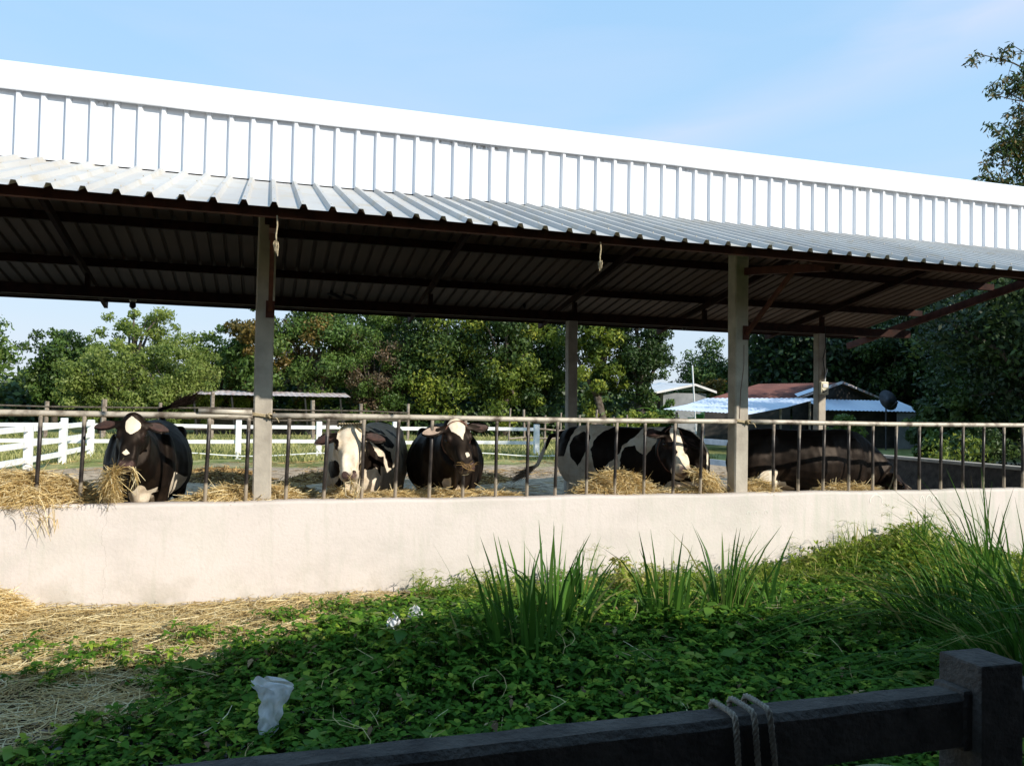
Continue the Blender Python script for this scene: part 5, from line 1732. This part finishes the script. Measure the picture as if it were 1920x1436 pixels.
for x, y, z in ((17.1, 26.5, 1.42), (15.2, 28.0, 1.5), (22.6, 29.8, 2.05), (20, 28.2, 1.75)):
    b = MB(); b.tube([(x, y, 0), (x, y, z)], .05, 7); L(b, (20, 28, 0)).build('post', MAT['wood'], aw)
aw2 = empty('lean_to', (26, 30, 0)); tag(aw2, 'blue grey lean-to roof below the gable at right, over a dark wall', 'lean-to')
b = MB(); corrug(b, 23.3, 28.6, 29.6, 1.68, 31.2, 2.18, .2, .015); L(b, (26, 30, 0)).build('roof_sheet', MAT['blue_sheet'], aw2)
b = MB(); b.box(23.4, 28.6, 30.3, 30.4, 0, 1.8); L(b, (26, 30, 0)).build('wall', MAT['dark_wall'], aw2)
b = MB(); b.box(27.2, 29.4, 29.7, 29.8, 0, 1.62); L(b, (26, 30, 0)).build('side_wall', MAT['grey_wall'], aw2)
# satellite dish
ds = empty('satellite_dish', (25.9, 28.9, 0)); tag(ds, 'dark round satellite dish beside the lean-to roof', 'satellite dish')
b = MB(); pr = [(.02, -.10), (.18, -.085), (.33, -.04), (.45, .02), (.47, .035)]
b.lathe(pr, 20); b.v = [(x, -z, y) for x, y, z in b.v]
b.v = [tuple(Matrix.Rotation(R_(-20), 3, 'X') @ Vector(v) + Vector((0, 0, 2.15))) for v in b.v]
b.build('dish', MAT['dish'], ds, True)
b = MB(); b.tube([(0, .1, 0), (0, .1, 2.1)], .035, 7); b.build('mast', MAT['dish'], ds)
b = MB(); b.tube([(0, 0, 1.75), (0, -.5, 2.05)], .012, 6); b.box(-.04, .04, -.56, -.48, 2.02, 2.1); b.build('feed_arm', MAT['dish'], ds)
an = empty('antenna_pole', (18.8, 33, 0)); tag(an, 'thin pale antenna pole leaning behind the awning', 'pole')
b = MB(); b.tube([(.15, 0, 0), (-.12, 0, 3.62)], .035, 7); b.build('pole', MAT['white_paint'], an)
gb = empty('grey_shed', (25, 46, 0)); tag(gb, 'small grey building with shallow pale roof beyond the banana plants', 'shed')
b = MB(); b.box(23.6, 26.6, 45.2, 49, 0, 2.62); L(b, (25, 46, 0)).build('wall', MAT['grey_wall'], gb)
b = MB(); b.box(22.9, 23.59, 45.6, 49, 0, 2.4); L(b, (25, 46, 0)).build('dark_bay', MAT['dark_wall'], gb)
b = MB(); b.add([(22.6, 44.8, 2.60), (25.6, 44.8, 3.22), (25.6, 49.5, 3.4), (22.6, 49.5, 2.8), (27.1, 44.8, 2.78), (27.1, 49.5, 2.9)], [(0, 1, 2, 3), (1, 4, 5, 2)])
b.add([(22.6, 44.79, 2.48), (25.6, 44.79, 3.08), (25.6, 44.79, 3.22), (22.6, 44.79, 2.60), (27.1, 44.79, 2.64), (27.1, 44.79, 2.78)], [(0, 1, 2, 3), (1, 4, 5, 2)])
L(b, (25, 46, 0)).build('roof', MAT['white_roof'], gb)
lb = empty('cattle_lean_to', (0, 41, 0)); tag(lb, 'long low open barn with rust streaked white roof under the trees', 'barn')
b = MB(); corrug(b, -3.1, 4.0, 39.6, 1.91, 42.4, 2.14, .25, .010); L(b, (0, 41, 0)).build('roof_sheet', MAT['patchy_sheet'], lb)
for k in range(5):
    b = MB(); b.tube([(-2.9 + 1.65 * k, 39.8, 0), (-3.1 + 1.65 * k, 39.8, 1.92)], .05, 7); L(b, (0, 41, 0)).build('post', MAT['black'], lb)
b = MB(); b.box(-3.1, 4.0, 42.3, 42.4, 0, 1.1); L(b, (0, 41, 0)).build('back_wall', MAT['dark_wall'], lb)
# banana plants
def banana(x, y, h, n, seed, label):
    e = empty('banana_plant', (x, y, 0)); tag(e, label, 'banana plant', 'banana plants near the houses')
    rg = random.Random(seed)
    b = MB(); b.tube([(0, 0, 0), (0, 0, h * .45)], [.13, .08], 8); b.build('stem', MAT['wood'], e)
    parts = []
    for k in range(n):
        a = rg.random() * 6.28; L_ = h * rg.uniform(.5, .75); up_ = rg.uniform(.5, 1.2)
        ps = []
        for t in (0, .25, .5, .75, 1):
            r_ = L_ * t * math.cos(up_) + .25 * L_ * t * t
            ps.append((math.cos(a) * r_, math.sin(a) * r_, h * .42 + L_ * t * math.sin(up_) - .45 * L_ * t ** 2.5))
        parts.append(ps)
    P_ = np.array(parts); nn_ = len(P_)
    d = P_[:, -1] - P_[:, 0]; side = np.cross(d, [0, 0, 1.])
    link('leaves', arr_mesh('leaves', [ribbons(P_, np.array([[.08, .34, .42, .34, .03]]), side)]), MAT['banana'], e)
MAT['banana'] = leafmat('banana_leaf', (.06, .16, .03), (.15, .30, .05), .4, (.34, .42, .08), .4)
banana(19.6, 37.5, 2.6, 9, 1, 'tall banana plant left of the grey building')
banana(20.8, 36.0, 2.2, 8, 2, 'banana plant in front of the grey building')
banana(17.6, 35.2, 2.0, 8, 3, 'low banana plant left of the awning')
banana(30.0, 37.0, 3.4, 8, 4, 'banana plant at the right end of the red roofed house')
banana(28.8, 33.2, 2.6, 7, 5, 'banana plant behind the satellite dish')

# ------------------------------------------------------------------ trees
LM = {
    'mid': leafmat('leaf_mid_green', (.035, .075, .014), (.10, .17, .03), .3, (.17, .22, .05)),
    'light': leafmat('leaf_light_green', (.08, .13, .02), (.22, .29, .055), .4, (.34, .38, .10)),
    'willow': leafmat('leaf_olive_green', (.07, .115, .018), (.21, .27, .055), .4, (.34, .37, .11)),
    'dark': leafmat('leaf_dark_green', (.014, .034, .008), (.045, .085, .018), .25, (.10, .15, .03)),
    'yellow': leafmat('leaf_yellow_green', (.055, .095, .014), (.20, .26, .035), .35, (.42, .42, .06)),
    'rust': leafmat('leaf_orange_brown', (.05, .055, .014), (.16, .115, .025), .3, (.27, .17, .04)),
    'brown': leafmat('leaf_brown_vine', (.04, .04, .018), (.12, .085, .045), .2, (.20, .12, .07)),
    'deep': leafmat('leaf_deep_green', (.008, .018, .006), (.022, .045, .012), .2, (.05, .09, .02)),
}
def tree(x, y, h, rx, z0, mat, label, n=9000, leaf=.16, seed=0, clumps=60, name='tree', group='trees along the far side of the field', ry=None, trunk=True, gap=0.0, tilt=0.0, mat2=None, frac2=.0, topz=None, rbase=.8, stems=1, flat=1.0, droop=.1, cs=1.0):
    rg = np.random.default_rng(seed + 7000)
    e = empty(name, (x, y, 0)); tag(e, label, 'tree', group)
    ry = ry or rx * .8
    zc, rz = (h + z0) / 2, (h - z0) / 2
    # clump centres through the crown, more towards its skin
    u_ = rg.normal(size=(clumps, 3)); u_ /= np.linalg.norm(u_, axis=1, keepdims=True)
    r_ = (.35 + .65 * rg.random(clumps) ** .6) * (1 + .16 * rg.normal(size=clumps))
    cc = u_ * r_[:, None]
    cc[:, 0] *= 1 + (rbase - 1) * np.clip(-cc[:, 2], 0, 1)
    C = cc * [rx * .86, ry * .86, rz * .86] + [0, 0, zc]
    cr_ = rg.uniform(.14, .34, clumps) * min(rx, rz) * 1.1 * cs
    wgt = cr_ ** 2; wgt /= wgt.sum()
    idx = rg.choice(clumps, n, p=wgt)
    v = rg.normal(size=(n, 3)); v /= np.linalg.norm(v, axis=1, keepdims=True)
    rad = rg.random(n) ** .45
    Pn = C[idx] + v * (rad * cr_[idx])[:, None] * [1, 1, .75 * flat]
    Pn[:, 2] = np.maximum(Pn[:, 2], .15)
    nd = v + rg.normal(0, .7, (n, 3)); nd /= np.linalg.norm(nd, axis=1, keepdims=True)
    t1 = np.cross(nd, rg.normal(size=(n, 3))); t1 /= np.linalg.norm(t1, axis=1, keepdims=True)
    t1[:, 2] -= droop * 2; t1 /= np.linalg.norm(t1, axis=1, keepdims=True)
    sd_ = np.cross(nd, t1)
    ln = leaf * rg.uniform(.6, 1.35, n)
    P_ = np.stack([Pn - t1 * (ln * .5)[:, None], Pn, Pn + t1 * (ln * .5)[:, None]], 1)
    tint = np.clip(rg.random(n) * .55 + (rg.random(clumps)[idx]) * .45, 0, 1)
    W_ = ln[:, None] * np.array([[.15, .55, .08]])
    if mat2 is not None and frac2 > 0:
        sel = rg.random(clumps)[idx] < frac2
        link('crown', arr_mesh('crown', [ribbons(P_[~sel], W_[~sel], sd_[~sel], tint[~sel])]), LM[mat], e)
        link('crown', arr_mesh('crown', [ribbons(P_[sel], W_[sel], sd_[sel], tint[sel])]), LM[mat2], e)
    else:
        link('crown', arr_mesh('crown', [ribbons(P_, W_, sd_, tint)]), LM[mat], e)
    if trunk:
        b = MB()
        for s_ in range(stems):
            ox = (s_ - (stems - 1) / 2) * .35 * rx / 2
            tr_ = .035 * h / math.sqrt(stems)
            fork = Vector((ox + rg.normal() * .12, rg.normal() * .1, z0 + (h - z0) * .22))
            b.tube([(ox * .4, 0, -.1), (ox * .7 + rg.normal() * .05, 0, fork.z * .5), tuple(fork)], [tr_, tr_ * .8, tr_ * .65], 8)
            far = rg.choice(clumps, 12, replace=False)
            for k in far:
                q = Vector(C[k]); mid_ = fork.lerp(q, .5) + Vector((rg.normal() * .15, rg.normal() * .15, .12 * rz))
                b.tube([tuple(fork - Vector((0, 0, .1))), tuple(mid_), tuple(q)], [tr_ * .5, tr_ * .28, tr_ * .08], 6)
        b.build('trunk', MAT['bark'], e, True)
    return e
GT = 'trees along the far side of the field'
tree(-14.2, 45, 6.2, 2.8, .3, 'mid', 'green tree cut by the left edge of the view', 11000, .19, seed=1)
tree(-10.6, 48, 5.6, 2.1, .3, 'dark', 'rounded dark green tree second from the left edge', 11000, .19, seed=2, mat2='mid', frac2=.5)
tree(-6.5, 46, 7.0, 2.9, 2.0, 'light', 'tall airy light green tree with open branching top at left', 9500, .15, seed=3, clumps=70, cs=.62)
tree(-7.3, 42, 4.2, 2.2, .0, 'willow', 'low olive bushy tree in front of the tall airy one, its left half', 15000, .13, seed=4, droop=.4, clumps=90, cs=.8)
tree(-4.2, 42, 4.7, 2.8, .0, 'willow', 'broad olive drooping tree in front of the tall airy one, its right half', 19000, .13, seed=5, droop=.4, clumps=90, cs=.8)
tree(-2.4, 45, 5.6, 1.9, .0, 'light', 'small light green tree between the olive tree and the dark one by the post', 9000, .18, seed=6)
tree(-.7, 43, 6.9, 1.9, .3, 'mid', 'green and brown mottled tree just left of the nearest post', 15000, .18, seed=7, mat2='rust', frac2=.28)
tree(2.3, 43, 7.6, 2.6, 1.2, 'mid', 'green and orange tinted tree just right of the nearest post', 20000, .16, seed=8, mat2='rust', frac2=.38, stems=3, clumps=80)
tree(5.5, 42.5, 6.0, 2.3, .6, 'mid', 'dull brownish vine covered tree right of the orange tinted one', 18000, .13, seed=9, mat2='brown', frac2=.38, stems=2, clumps=80)
tree(5.6, 47, 9.4, 3.8, 1, 'mid', 'tall green tree behind the brown vine covered one', 18000, .22, seed=10, mat2='light', frac2=.3, clumps=90)
tree(9.0, 43, 9.4, 3.3, .2, 'dark', 'dark green tree with yellow green patches behind the white cow', 26000, .18, seed=11, mat2='yellow', frac2=.3, stems=2, clumps=100)
tree(12.3, 41.5, 9.0, 2.7, .2, 'yellow', 'yellow green tree behind the black cow with the blaze', 22000, .18, seed=12, mat2='dark', frac2=.5, clumps=90)
tree(14.7, 43, 9.4, 2.5, .2, 'dark', 'dark tree left of the middle rear post', 20000, .18, seed=13, mat2='mid', frac2=.3, clumps=90)
tree(17.0, 39.5, 8.8, 2.0, .4, 'yellow', 'bright yellow green tree right of the middle rear post', 18000, .17, seed=14, mat2='dark', frac2=.3, clumps=80)
tree(19.0, 38.8, 9.6, 1.75, .1, 'dark', 'tall dark tree with ragged edge against the sky gap', 22000, .14, seed=15, clumps=110)
tree(16.6, 34.5, 1.7, 1.2, .0, 'yellow', 'low yellow green shrub left of the awning', 5000, .14, seed=16, name='shrub', trunk=False)
tree(18.4, 35.5, 2.0, .9, .0, 'mid', 'leafy green shrub at the foot of the tall dark tree', 5000, .14, seed=17, name='shrub', trunk=False)
tree(34.2, 57, 7.4, 3.9, .3, 'mid', 'rounded green tree behind the grey building, left of the second post', 14000, .22, seed=18, mat2='dark', frac2=.4, clumps=80)
tree(31.2, 52, 4.6, 1.3, .2, 'rust', 'small orange tinted tree touching the second post above the roof', 6000, .17, seed=19, mat2='mid', frac2=.5)
tree(50, 85, 6.0, 6.5, 0, 'light', 'pale far tree low in the sky gap', 8000, .3, seed=20, name='tree', trunk=False)
tree(38.0, 52, 9.2, 4.6, .2, 'dark', 'dark green tree above the red roof, right of the second post', 22000, .23, seed=21, mat2='mid', frac2=.25, clumps=90)
tree(36.5, 43, 9.6, 4.6, .2, 'deep', 'deep green tree above the gable of the red roofed house', 24000, .22, seed=22, mat2='dark', frac2=.4, clumps=90)
tree(35.5, 38.5, 8.4, 3.4, .1, 'deep', 'deep green tree at the right end of the red roofed house', 22000, .20, seed=23, mat2='dark', frac2=.35, clumps=90)
# the wood behind them reads as one mass
def wood(name, label, pts, n, leaf, mat, seed):
    rg = np.random.default_rng(seed)
    t = rg.random(n) * (len(pts) - 1); i = t.astype(int); f = (t - i)[:, None]
    P0 = np.array(pts, float); c_ = P0[i] * (1 - f) + P0[i + 1] * f       # x, y, h
    hh = c_[:, 2] * (.8 + .14 * np.sin(c_[:, 0] * 1.1 + seed) + .10 * np.sin(c_[:, 0] * 2.9 + 2) + .05 * np.sin(c_[:, 0] * 6.1))
    z = hh * rg.random(n) ** .8
    x = c_[:, 0] + rg.normal(0, .5, n); y = c_[:, 1] + rg.normal(0, .9, n) + np.sin(c_[:, 0] * 1.9) * .8 * (1 - z / hh)
    Pn = np.stack([x, y, z + rg.normal(0, .15, n)], 1)
    nd = np.stack([rg.normal(0, .6, n), -np.ones(n), rg.normal(.4, .6, n)], 1); t1 = np.cross(nd, rg.normal(size=(n, 3))); t1 /= np.linalg.norm(t1, axis=1, keepdims=True)
    ln = leaf * rg.uniform(.6, 1.4, n)
    P_ = np.stack([Pn - t1 * (ln * .5)[:, None], Pn, Pn + t1 * (ln * .5)[:, None]], 1)
    tag(link(name, arr_mesh(name, [ribbons(P_, ln[:, None] * np.array([[.2, .6, .1]]), np.cross(nd, t1), rg.random(n))]), LM[mat]), label, None, None, 'stuff')
wood('woodland', 'dark wood closing the view behind the field trees', [(-26, 54, 2.6), (-14, 54, 3.0), (-6, 54, 3.2), (2, 52, 4.5), (10, 51, 6), (18, 48, 5), (23, 52, 2.4), (30, 60, 3.2), (44, 62, 6), (60, 62, 8)], 60000, .34, 'dark', 4)
wood('woodland', 'dark wood behind the house and the shed end', [(30, 45, 8), (36, 38, 9), (38, 28, 10), (36, 18, 11), (33, 8, 10)], 60000, .34, 'deep', 5)
wood('undergrowth', 'dark undergrowth below the field trees', [(-2.5, 44.5, 1.2), (6, 44, 1.7), (14, 42.5, 2.0), (18, 41, 2.0)], 16000, .22, 'dark', 6)
GR = 'dark trees crowding the right end of the shed'
for i, (x, y, h, rx, z0, mt, m2_, fr, lab) in enumerate([
    (28.6, 25.5, 7.6, 3.4, .0, 'deep', 'dark', .35, 'deep green tree behind the right rear post, over the pen wall'),
    (20.8, 17.0, 7.2, 3.4, .0, 'deep', 'dark', .4, 'dark tree at the right edge of the view below the eave'),
    (34.0, 30.5, 8.8, 3.6, .0, 'deep', 'dark', .25, 'deep green tree farther back between the house and the shed end'),
    (20.0, 19.5, 2.3, 1.7, .0, 'dark', 'mid', .5, 'low dark bush behind the pen wall at right'),
    (26.5, 20.5, 9.5, 4.0, .3, 'deep', 'mid', .15, 'tall deep green tree behind the right edge trees')]):
    tree(x, y, h, rx, z0, mt, lab, 26000, .16, seed=60 + i, mat2=m2_, frac2=fr, group=GR, ry=rx, clumps=110)
tree(17.6, 21.5, 1.55, .7, .0, 'mid', 'rounded green bush in front of the lean-to, left of the pen wall', 4500, .10, seed=71, name='shrub', trunk=False)
tree(14.6, 14.2, 1.35, .8, .0, 'yellow', 'thin yellowish shrub just behind the pen wall at right', 700, .10, seed=72, name='shrub', trunk=False)
tree(16.6, 15.6, 1.5, .9, .0, 'dark', 'dark leafy shrub behind the pen wall near the right edge', 3500, .09, seed=73, name='shrub', trunk=False)
# off to the right, out of the frame: the big trees that keep this corner in shade
for i, (x, y, h, rx) in enumerate([(28.5, 8.0, 12, 4.4), (34.5, 12.5, 13, 4.8), (41, 18, 13, 5)]):
    tree(x, y, h, rx, 1.0, 'deep', 'big shade tree outside the view to the right, number of trunks one, ' + ('nearest', 'middle', 'farthest')[i], 12000, .32, seed=80 + i, group='big shade trees outside the view', ry=rx)

# tall tree with reaching branches at the top right: long limbs, leaves in small tufts
def limb_tree():
    e = empty('tall_tree', (18.6, 14.5, 0)); tag(e, 'tall tree at the right edge, sparse branches reaching over the roof against the sky', 'tree')
    rg = np.random.default_rng(99)
    tips = []
    b = MB(); b.tube([(0, 0, -.1), (.1, 0, 4), (-.1, -.2, 8), (.0, 0, 11.5)], [.28, .22, .14, .05], 10); b.build('trunk', MAT['bark'], e, True)
    b = MB()
    O = Vector((18.6, 14.5, 0))
    mains = [((14.45, 14, 9.60), 9.5, 1), ((15.45, 14, 9.95), 9.0, 1), ((15.0, 14, 9.0), 8.2, 1), ((14.85, 14, 8.75), 8.0, 1), ((15.35, 14, 8.35), 7.6, 1), ((14.97, 14, 7.55), 6.8, 1), ((14.8, 14, 8.05), 7.0, 1), ((14.75, 14, 7.2), 6.4, 1),
             ((14.55, 13.9, 6.85), 5.9, .7), ((15.2, 13.9, 6.6), 5.7, 1), ((16.1, 14, 8.9), 8.0, 1)]
    twigs = []
    for (tp_, zb, q) in mains:
        tip = Vector(tp_) - O; st = Vector((0, 0, zb - .6))
        ms_ = [st.lerp(tip, t) + Vector((rg.normal() * .08, rg.normal() * .1, .25 * math.sin(math.pi * t) + rg.normal() * .05)) for t in (0, .25, .5, .7, .85)] + [tip]
        b.tube([tuple(v) for v in ms_], [.05, .035, .024, .016, .011, .006], 6)
        for t in np.linspace(.35, .98, 6):
            k = t * 5; i = min(int(k), 4); base_ = ms_[i].lerp(ms_[i + 1], k - i)
            d = Vector((-.2 + rg.normal() * .5, rg.normal() * .5, rg.normal() * .55)).normalized() * rg.uniform(.15, .5)
            e2 = base_ + d
            b.tube([tuple(base_), tuple(base_ + d * .5 + Vector((0, 0, .03))), tuple(e2)], [.008, .006, .004], 5)
            twigs.append((e2, .9)); 
            if t > .55 and rg.random() < .35: twigs.append((base_, .5))
        twigs.append((tip, .45))
    b.build('branches', MAT['bark'], e, True)
    # leafy masses hanging lower right
    cores = [((15.7, 14, 9.05), .28), ((15.35, 14, 7.65), .26), ((15.75, 14, 7.55), .38), ((15.7, 14, 8.05), .22), ((15.95, 14, 7.15), .36), ((15.25, 14, 6.7), .26), ((16.2, 14, 8.2), .5), ((16.3, 14, 9.4), .45), ((16.0, 14, 6.6), .45), ((14.75, 13.9, 6.80), .20), ((15.0, 13.9, 6.72), .16)]
    Pn = []
    for t_, s_ in twigs:
        m_ = int(30 * s_)
        Pn.append(np.array(t_) + rg.normal(0, .038 * (.7 + s_), (m_, 3)))
    for c_, r_ in cores:
        m_ = int(2600 * r_ * r_ * 1.5)
        Pn.append(np.array(Vector(c_) - O) + rg.normal(0, r_ * .5, (m_, 3)))
    Pn = np.concatenate(Pn); n = len(Pn)
    t1 = rg.normal(0, 1, (n, 3)); t1[:, 2] = -np.abs(t1[:, 2]) - .3; t1 /= np.linalg.norm(t1, axis=1, keepdims=True)
    ln = rg.uniform(.07, .15, n)
    P_ = np.stack([Pn, Pn + t1 * (ln * .5)[:, None], Pn + t1 * ln[:, None]], 1)
    W_ = ln[:, None] * np.array([[.08, .34, .04]])
    sel = rg.random(n) < .28
    link('crown', arr_mesh('crown', [ribbons(P_[~sel], W_[~sel])]), LM['dark'], e)
    link('crown', arr_mesh('crown', [ribbons(P_[sel], W_[sel])]), LM['rust'], e)
limb_tree()
bpy.data.objects['tall_tree'].location.x += .42
bpy.data.objects['tall_tree'].name = 'broad_tree'

# grass of the field: fine blades over the part near the fences
def f_field(rg, n):
    y = 22.0 + 16 * rg.random(n) ** 1.3; x = rg.uniform(-16, 14, n)
    k = (y + .6 * np.sin(x * .9) + .5 * np.sin(x * 2.3)) > 23.2
    return x[k], y[k]
rg = np.random.default_rng(77)
x, y = f_field(rg, 60000); n = len(x)
hh = rg.uniform(.04, .20, n) * np.where(rg.random(n) < .1, 1.8, 1)
a = rg.random(n) * 6.28
P_ = np.stack([np.stack([x, y, np.zeros(n)], 1), np.stack([x + np.cos(a) * hh * .2, y + np.sin(a) * hh * .2, hh * .6], 1), np.stack([x + np.cos(a) * hh * .5, y + np.sin(a) * hh * .5, hh], 1)], 1)
tag(link('field_grass', arr_mesh('field_grass', [ribbons(P_, np.array([[.03, .03, .005]]), None, np.clip(rg.random(n) * .7 + .3 * (np.sin(x * .8 + y * .5) + 1) / 2, 0, 1))]), MAT['meadow']), 'dry yellow green grass of the field', None, None, 'stuff')
# straw and dung scattered over the yard
def f_yard(rg, n):
    x = rg.uniform(-7, 11, n); y = rg.uniform(13, 22.5, n)
    k = (np.sin(x * 1.7 + y * .9) + np.sin(y * 2.1 - x) + rg.normal(0, .5, n)) > .4
    return x[k], y[k], np.zeros(k.sum())
strewn(12000, f_yard, (.08, .3), .016, .02, 'dung_straw', 'yard_straw', 'dirty straw scattered over the yard', seed=9)
